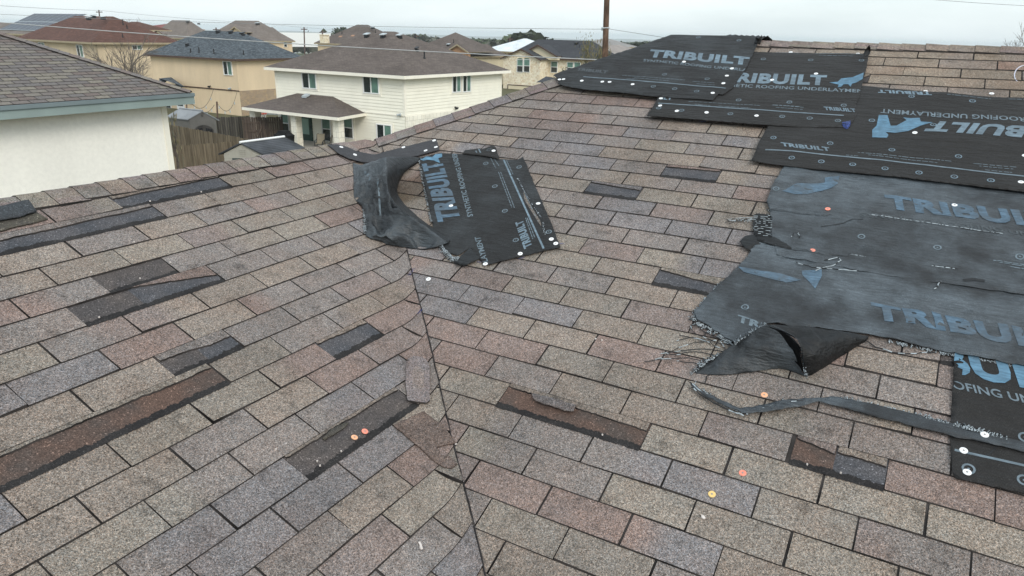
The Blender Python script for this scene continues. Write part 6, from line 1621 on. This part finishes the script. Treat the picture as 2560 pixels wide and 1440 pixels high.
patio_chair(818, 350, 46.2, 'dark framed patio chair behind the right patio column, the right one', -0.7)
mb = MB(); q = at(874, 350, 45.5); b0 = Vector((q.x, q.y, -6.38)); mb.box(b0 + Vector((-0.85, -0.3, 0.0)), (1.7, 0.2, 0), (0, 0.6, 0), (0, 0, 0.42))
for x in (-0.05, 0.22, 0.48): mb.box(b0 + Vector((x, 0, 0.42)), (0.14, 0, 0), (0, 0.2, 0), (0.02, 0, 0.26))
mb.box(b0 + Vector((-0.8, -0.2, 0.42)), (1.3, 0.1, 0), (0, 0.4, 0), (0, 0, 0.10)); tag(mb.build('patio_table', ['black']), 'low black covered table beyond the right patio column', 'table')
def hoop():
    p = at(656, 283, 56); o = thing('basketball_hoop', (p.x, p.y, -6.5), 'basketball hoop with a red rim seen between the patio columns', 'basketball hoop')
    X = cr.copy(); X.z = 0; X.normalize(); Yv = Vector((-X.y, X.x, 0))
    mb = MB(); mb.box(p - X * 0.3 - Vector((0, 0, 0.1)), X * 1.9, (0, 0, 0.55), Yv * 0.05); mb.build('backboard', [plain('clear_board', (0.36, 0.38, 0.38), 0.3)], o)
    mb = MB(); c_ = p - Yv * 0.35 + X * 0.1; mb.tube([c_ + X * 0.34 * math.cos(t) + Yv * 0.3 * math.sin(t) for t in [2 * math.pi * i / 16 for i in range(17)]], 0.03, 6); mb.tube([p + X * -0.3 + Vector((0, 0, 0.3)), p + X * 0.25 + Vector((0, 0, 0.3))], 0.05, 5); mb.build('rim', [plain('red_rim', (0.55, 0.07, 0.03), 0.5)], o)
    mb = MB()
    for i in range(10):
        t = 2 * math.pi * i / 10; mb.tube([c_ + X * 0.32 * math.cos(t) + Yv * 0.28 * math.sin(t), c_ + X * 0.18 * math.cos(t + .5) + Yv * 0.15 * math.sin(t + .5) - Vector((0, 0, 0.5))], 0.014, 4)
    mb.build('net', ['white_paint'], o)
    mb = MB(); mb.tube([Vector((p.x, p.y, -6.5)) + Yv * 0.5, p + Yv * 0.4, p + Yv * 0.05], 0.06, 6); mb.build('pole', ['dark_vent'], o)
hoop()

# ------------------------------------------------------------------ poles and wires
def wire(label, pts, r, sag=0.3, mat='vent', name='power_line'):
    Q = []
    for i in range(len(pts) - 1):
        for k in range(24): t = k / 24; Q.append(pts[i].lerp(pts[i + 1], t) - Vector((0, 0, 4 * sag * t * (1 - t))))
    Q.append(pts[-1]); mb = MB(); mb.tube(Q, r, 5, 0); return tag(mb.build(name, [mat]), label, 'power line')
MATS['wire_grey'] = plain('weathered_wire', (0.24, 0.25, 0.26), 0.5, 0.1, 3); MATS['wire_pale'] = plain('pale_cable', (0.42, 0.43, 0.43), 0.5, 0.1, 3)
pt, pb = at(1519, -60, 33), at(1512, 158, 33); ddn = (pb - pt).normalized()
up_ = thing('utility_pole', (pb.x, pb.y, -6.5), 'tall brown wooden utility pole rising behind the hip', 'utility pole')
mb = MB(); mb.tube([pb + ddn * 6.5 if False else Vector((pb.x - 0.1, pb.y, -6.5)), pb, pt.lerp(pb, 0.5), pt], 0.145, 14, r2=0.128); mb.build('shaft', ['pole_wood'], up_)
for y_ in (72, 150):
    c_ = pt.lerp(pb, (y_ + 60) / 218.0); mb = MB(); mb.tube([c_ + cr * -0.22 - cf * 0.08, c_ + cr * -0.12 - cf * 0.1, c_ + cr * 0.16 - cf * 0.12], 0.03, 6); mb.lathe(c_ + cr * -0.16 + Vector((0, 0, -0.08)), (0, 0, 1), [(0.045, 0), (0.06, 0.06), (0.045, 0.16)], 8); mb.build('insulator', ['vent'], up_)
wire('thin upper power line running left from the tall pole', [at(-500, 5, 48), at(1507, 73, 33) ], 0.010, 0.35, 'wire_grey')
wire('thick pale cable running left from the tall pole across the roofs', [at(-450, 14, 42), at(1508, 150, 33)], 0.022, 0.28, 'wire_pale')
wire('thin line from the tall pole down to the right behind the roof', [at(1520, 72, 33), at(1700, 100, 32), at(2300, 260, 28)], 0.010, 0.0, 'wire_grey')
wire('thin wire crossing the top right corner of the sky', [at(2250, -8, 30), at(2700, 20, 30)], 0.008, 0.05, 'wire_grey')
wire('very thin wire crossing the far left of the sky above the red brown roof', [at(-300, -10, 60), at(250, 26, 110), at(640, 57, 150), at(930, 80, 200)], 0.02, 0.2, 'wire_grey')
def small_pole(x, y0, y1, dist, label, arm=True):
    a, b = at(x, y1, dist), at(x, y0, dist); o = thing('utility_pole', (a.x, a.y, a.z - 3), label, 'utility pole', 'distant utility poles')
    mb = MB(); mb.tube([Vector((a.x, a.y, a.z - 3)), b], dist * 0.0009, 6); mb.build('shaft', ['brown_trim'], o)
    if arm:
        mb = MB(); h = dist * 0.0045; mb.tube([b - cr * h - Vector((0, 0, h * 0.6)), b + cr * h - Vector((0, 0, h * 0.6))], dist * 0.0006, 5); mb.build('crossarm', ['brown_trim'], o)
for a_ in ((247, 25, 44, 130, 'small pole standing behind the peak of the red brown roof'), (540, 69, 84, 180, 'small pole left of the small vented gable'), (760, 68, 110, 190, 'nearer of the two small poles by the white warehouse'), (806, 76, 100, 230, 'smaller pole right of the white warehouse'), (1275, 93, 120, 190, 'small pole in front of the far trees above the white metal roof'), (1561, 112, 130, 260, 'tiny pole in the far fields right of the tall pole'), (1040, 86, 103, 220, 'tiny pole above the cream house roof')): small_pole(*a_)
# ------------------------------------------------------------------ trees
MATS['bark'] = plain('grey_brown_bark', (0.105, 0.085, 0.07), 0.9, 0.3, 6)
MATS['pale_twig'] = plain('pale_twigs', (0.17, 0.145, 0.125), 0.9, 0.2, 6)
def bare_tree(label, base, height, spread, seed, depth=5, lean=(0, 0), r0=None, cat='tree', name='bare_tree', twigm='pale_twig', group=None, first=0.3, n0=5, droop=0.0):
    r_ = random.Random(seed); o = thing(name, base, label, cat, group); tr = MB(); br = MB(); base = Vector(base); r0 = r0 or height * 0.018
    def grow(p, d, L, r, lv):
        q = p; n = 4; pts = [p.copy()]
        for i in range(n):
            d = (d + Vector((r_.gauss(0, 0.10), r_.gauss(0, 0.10), r_.gauss(0.03, 0.05) - droop * 0.05 * lv))).normalized(); q = q + d * L / n; pts.append(q.copy())
        (tr if lv == 0 else br).tube(pts, r, 6 if lv < 2 else 3, 0, r * 0.55, cap=False)
        if lv >= depth: return
        kids = n0 if lv == 0 else r_.randint(3, 4)
        for k in range(kids):
            t = r_.uniform(first if lv == 0 else 0.3, 1.0); i = min(n - 1, int(t * n)); s = pts[i].lerp(pts[i + 1], t * n - i)
            a = r_.uniform(0, 2 * math.pi); side = Vector((math.cos(a), math.sin(a), 0)); side = (side - d * side.dot(d)).normalized()
            nd = (d + side * r_.uniform(0.5, 1.0) * spread).normalized(); grow(s, nd, L * r_.uniform(0.5, 0.72), r * 0.5, lv + 1)
        grow(q, (d + Vector((r_.gauss(0, .15), r_.gauss(0, .15), 0))).normalized(), L * 0.66, r * 0.55, lv + 1)
    grow(base, Vector((lean[0], lean[1], 1)).normalized(), height * 0.38, r0, 0)
    tr.build('trunk', ['bark'], o); br.build('branches', [twigm], o); return o
q = at(386, 210, 58); bare_tree('bare leaning tree between the red brown roofed house and the tan stucco house', (q.x, q.y, q.z - 2.5), 7.2, 0.95, 11, 4, lean=(-0.75, -0.35), first=0.55, n0=6)
q = at(350, 250, 60); bare_tree('second bare tree rising behind the hip of the nearest house', (q.x, q.y, -6.5), 8.6, 0.8, 17, 4, lean=(-0.1, 0), first=0.6, n0=5)
for i, (x, y) in enumerate(((290, 52), (312, 56), (330, 60))):
    q = at(x, y, 140); bare_tree('bare treetop showing above the red brown roof, %s' % ('left', 'middle', 'right')[i], (q.x, q.y, q.z - 5), 6.2 + i * 0.3, 0.8, 30 + i, 4, group='bare treetops over the red brown roof')
q = at(2552, 130, 42); bare_tree('bare treetop showing above the high ridge at the right edge', (q.x, q.y, q.z - 2.6), 4.6, 0.9, 41, 4)
def leaf_tree(label, base, h, w_, seed, n, cols, cat='tree', leaf=0.16, name='leafy_tree', upright=False, trunk=True, group=None):
    r_ = random.Random(seed); base = Vector(base); o = thing(name, base, label, cat, group); mb = MB(); tr = MB()
    if trunk: tr.tube([base, base + Vector((0.1, 0, h * 0.35)), base + Vector((0, 0.05, h * 0.6))], h * 0.02, 7, 0, h * 0.01)
    blobs = []
    for k in range(9 if not upright else 16):
        a = r_.uniform(0, 6.28); rr = w_ * 0.5 * r_.random() ** 0.6
        blobs.append((base + Vector((math.cos(a) * rr * 0.7, math.sin(a) * rr * 0.7, h * r_.uniform(0.35, 0.88))), w_ * r_.uniform(0.14, 0.28)))
        tr.tube([base + Vector((0, 0, h * 0.3)), blobs[-1][0]], h * 0.007, 4, 0, h * 0.003)
    for i in range(n):
        c_, r1 = r_.choice(blobs); v = Vector((r_.gauss(0, 1), r_.gauss(0, 1), r_.gauss(0, 1))).normalized() * r1 * r_.random() ** 0.4
        if upright: v.z *= 2.6
        p = c_ + v; u = Vector((r_.gauss(0, 1), r_.gauss(0, 1), r_.gauss(0, 1))).normalized(); w2 = u.cross(Vector((r_.gauss(0, 1), r_.gauss(0, 1), r_.gauss(0, 1)))).normalized()
        if upright: u = (u * 0.3 + Vector((0, 0, 1))).normalized()
        s_ = leaf * r_.uniform(0.6, 1.3); k = 2.2 if upright else 1
        mb.face([p - u * s_ * k, p + w2 * s_ * 0.5, p + u * s_ * k, p - w2 * s_ * 0.5], r_.randrange(len(cols)))
    tr.build('trunk', ['bark'], o); mb.build('crown', cols, o); return o
for nm, c_ in (('leaf_olive', (0.13, 0.13, 0.045)), ('leaf_gold', (0.21, 0.18, 0.075)), ('leaf_green', (0.07, 0.09, 0.04)), ('leaf_dark', (0.038, 0.05, 0.026)), ('leaf_dry', (0.22, 0.19, 0.11)), ('leaf_grey', (0.12, 0.12, 0.09))): MATS[nm] = plain(nm, c_, 0.8, 0.2, 2)
q = at(1478, 150, 78); leaf_tree('yellow green budding tree just left of the tall utility pole', (q.x - 0.6, q.y, q.z - 1.6), 3.5, 2.6, 5, 700, ['leaf_gold', 'leaf_olive', 'leaf_dry'], leaf=0.07, upright=True)
q = at(1500, 150, 80); leaf_tree('second yellow green tree touching the tall utility pole', (q.x + 0.2, q.y, q.z - 1.7), 3.3, 2.2, 6, 500, ['leaf_gold', 'leaf_olive', 'leaf_dry'], leaf=0.09, upright=True)
q = at(1402, 205, 60); leaf_tree('small straw coloured shrub in front of the limestone house', (q.x, q.y, q.z - 1.4), 2.6, 2.2, 8, 700, ['leaf_dry', 'leaf_grey'], 'shrub', 0.07, 'shrub')
q = at(436, 365, 28); leaf_tree('dry grassy twigs standing beside the corner of the nearest cream wall', (q.x, q.y, q.z - 1.2), 2.6, 0.9, 9, 160, ['leaf_dry', 'leaf_grey'], 'shrub', 0.05, 'shrub', upright=True)
# far woods that read as one mass
def woods(label, spans, seed, cols, name='far_woodland'):
    r_ = random.Random(seed); mb = MB()
    for (x0, y0, x1, y1, dist, hgt, n) in spans:
        for k in range(n):
            t = r_.random(); dd = dist * r_.uniform(0.9, 1.12); p = at(x0 + (x1 - x0) * t, y0 + (y1 - y0) * t, dd); h = hgt * r_.uniform(0.55, 1.15); w_ = h * r_.uniform(0.5, 1.0); m = r_.randrange(len(cols))
            for q_ in range(26):
                v = Vector((r_.gauss(0, 1), r_.gauss(0, 1), r_.gauss(0, 1))).normalized(); c_ = p + Vector((v.x * w_, v.y * w_, abs(v.z) * h - h * 0.55)) * r_.uniform(0.6, 1.0)
                u = Vector((r_.gauss(0, 1), r_.gauss(0, 1), r_.gauss(0, .6))).normalized(); w2 = u.cross(v).normalized(); s_ = h * 0.26
                mb.face([c_ - u * s_, c_ + w2 * s_, c_ + u * s_, c_ - w2 * s_], m)
    tag(mb.build(name, cols), label, kind='stuff')
woods('wooded skyline behind the brown roofs', [(985, 99, 1100, 106, 520, 7, 160), (1010, 97, 1065, 101, 520, 7, 60), (1100, 106, 1230, 110, 550, 7, 110), (1200, 110, 1330, 118, 420, 6, 190), (1290, 112, 1330, 112, 300, 9, 60), (760, 100, 880, 104, 420, 9, 90), (735, 104, 800, 106, 400, 8, 40), (1320, 118, 1380, 122, 330, 7, 60)], 3, ['leaf_dark', 'leaf_green', 'leaf_grey'])
woods('dark green belt of trees below the far fields right of the tall pole', [(1525, 124, 1620, 126, 320, 6, 130), (1560, 131, 1600, 132, 260, 4, 60), (1530, 112, 1660, 112, 900, 8, 60), (1540, 119, 1680, 116, 700, 7, 80)], 4, ['leaf_dark', 'leaf_green'])
q = at(857, 94, 300); leaf_tree('round dark live oak beyond the white warehouse', (q.x, q.y, q.z - 4), 8.5, 11, 12, 900, ['leaf_dark', 'leaf_green'], leaf=0.7)

# ------------------------------------------------------------------ haze
mb = MB(); mb.bx(-9500, 9500, -9500, 9500, -110, 14)
hz = mb.build('haze', [plain('haze_air', (1, 1, 1))]); tag(hz, kind='stuff')
hm = bpy.data.materials.new('haze_volume'); hm.use_nodes = True; hm.node_tree.nodes.clear()
ho = hm.node_tree.nodes.new('ShaderNodeOutputMaterial'); hv = hm.node_tree.nodes.new('ShaderNodeVolumePrincipled')
hv.inputs['Color'].default_value = (0.86, 0.92, 0.96, 1); hv.inputs['Density'].default_value = 0.00022; hv.inputs['Anisotropy'].default_value = 0.2
hm.node_tree.links.new(hv.outputs[0], ho.inputs['Volume']); hz.data.materials.clear(); hz.data.materials.append(hm)
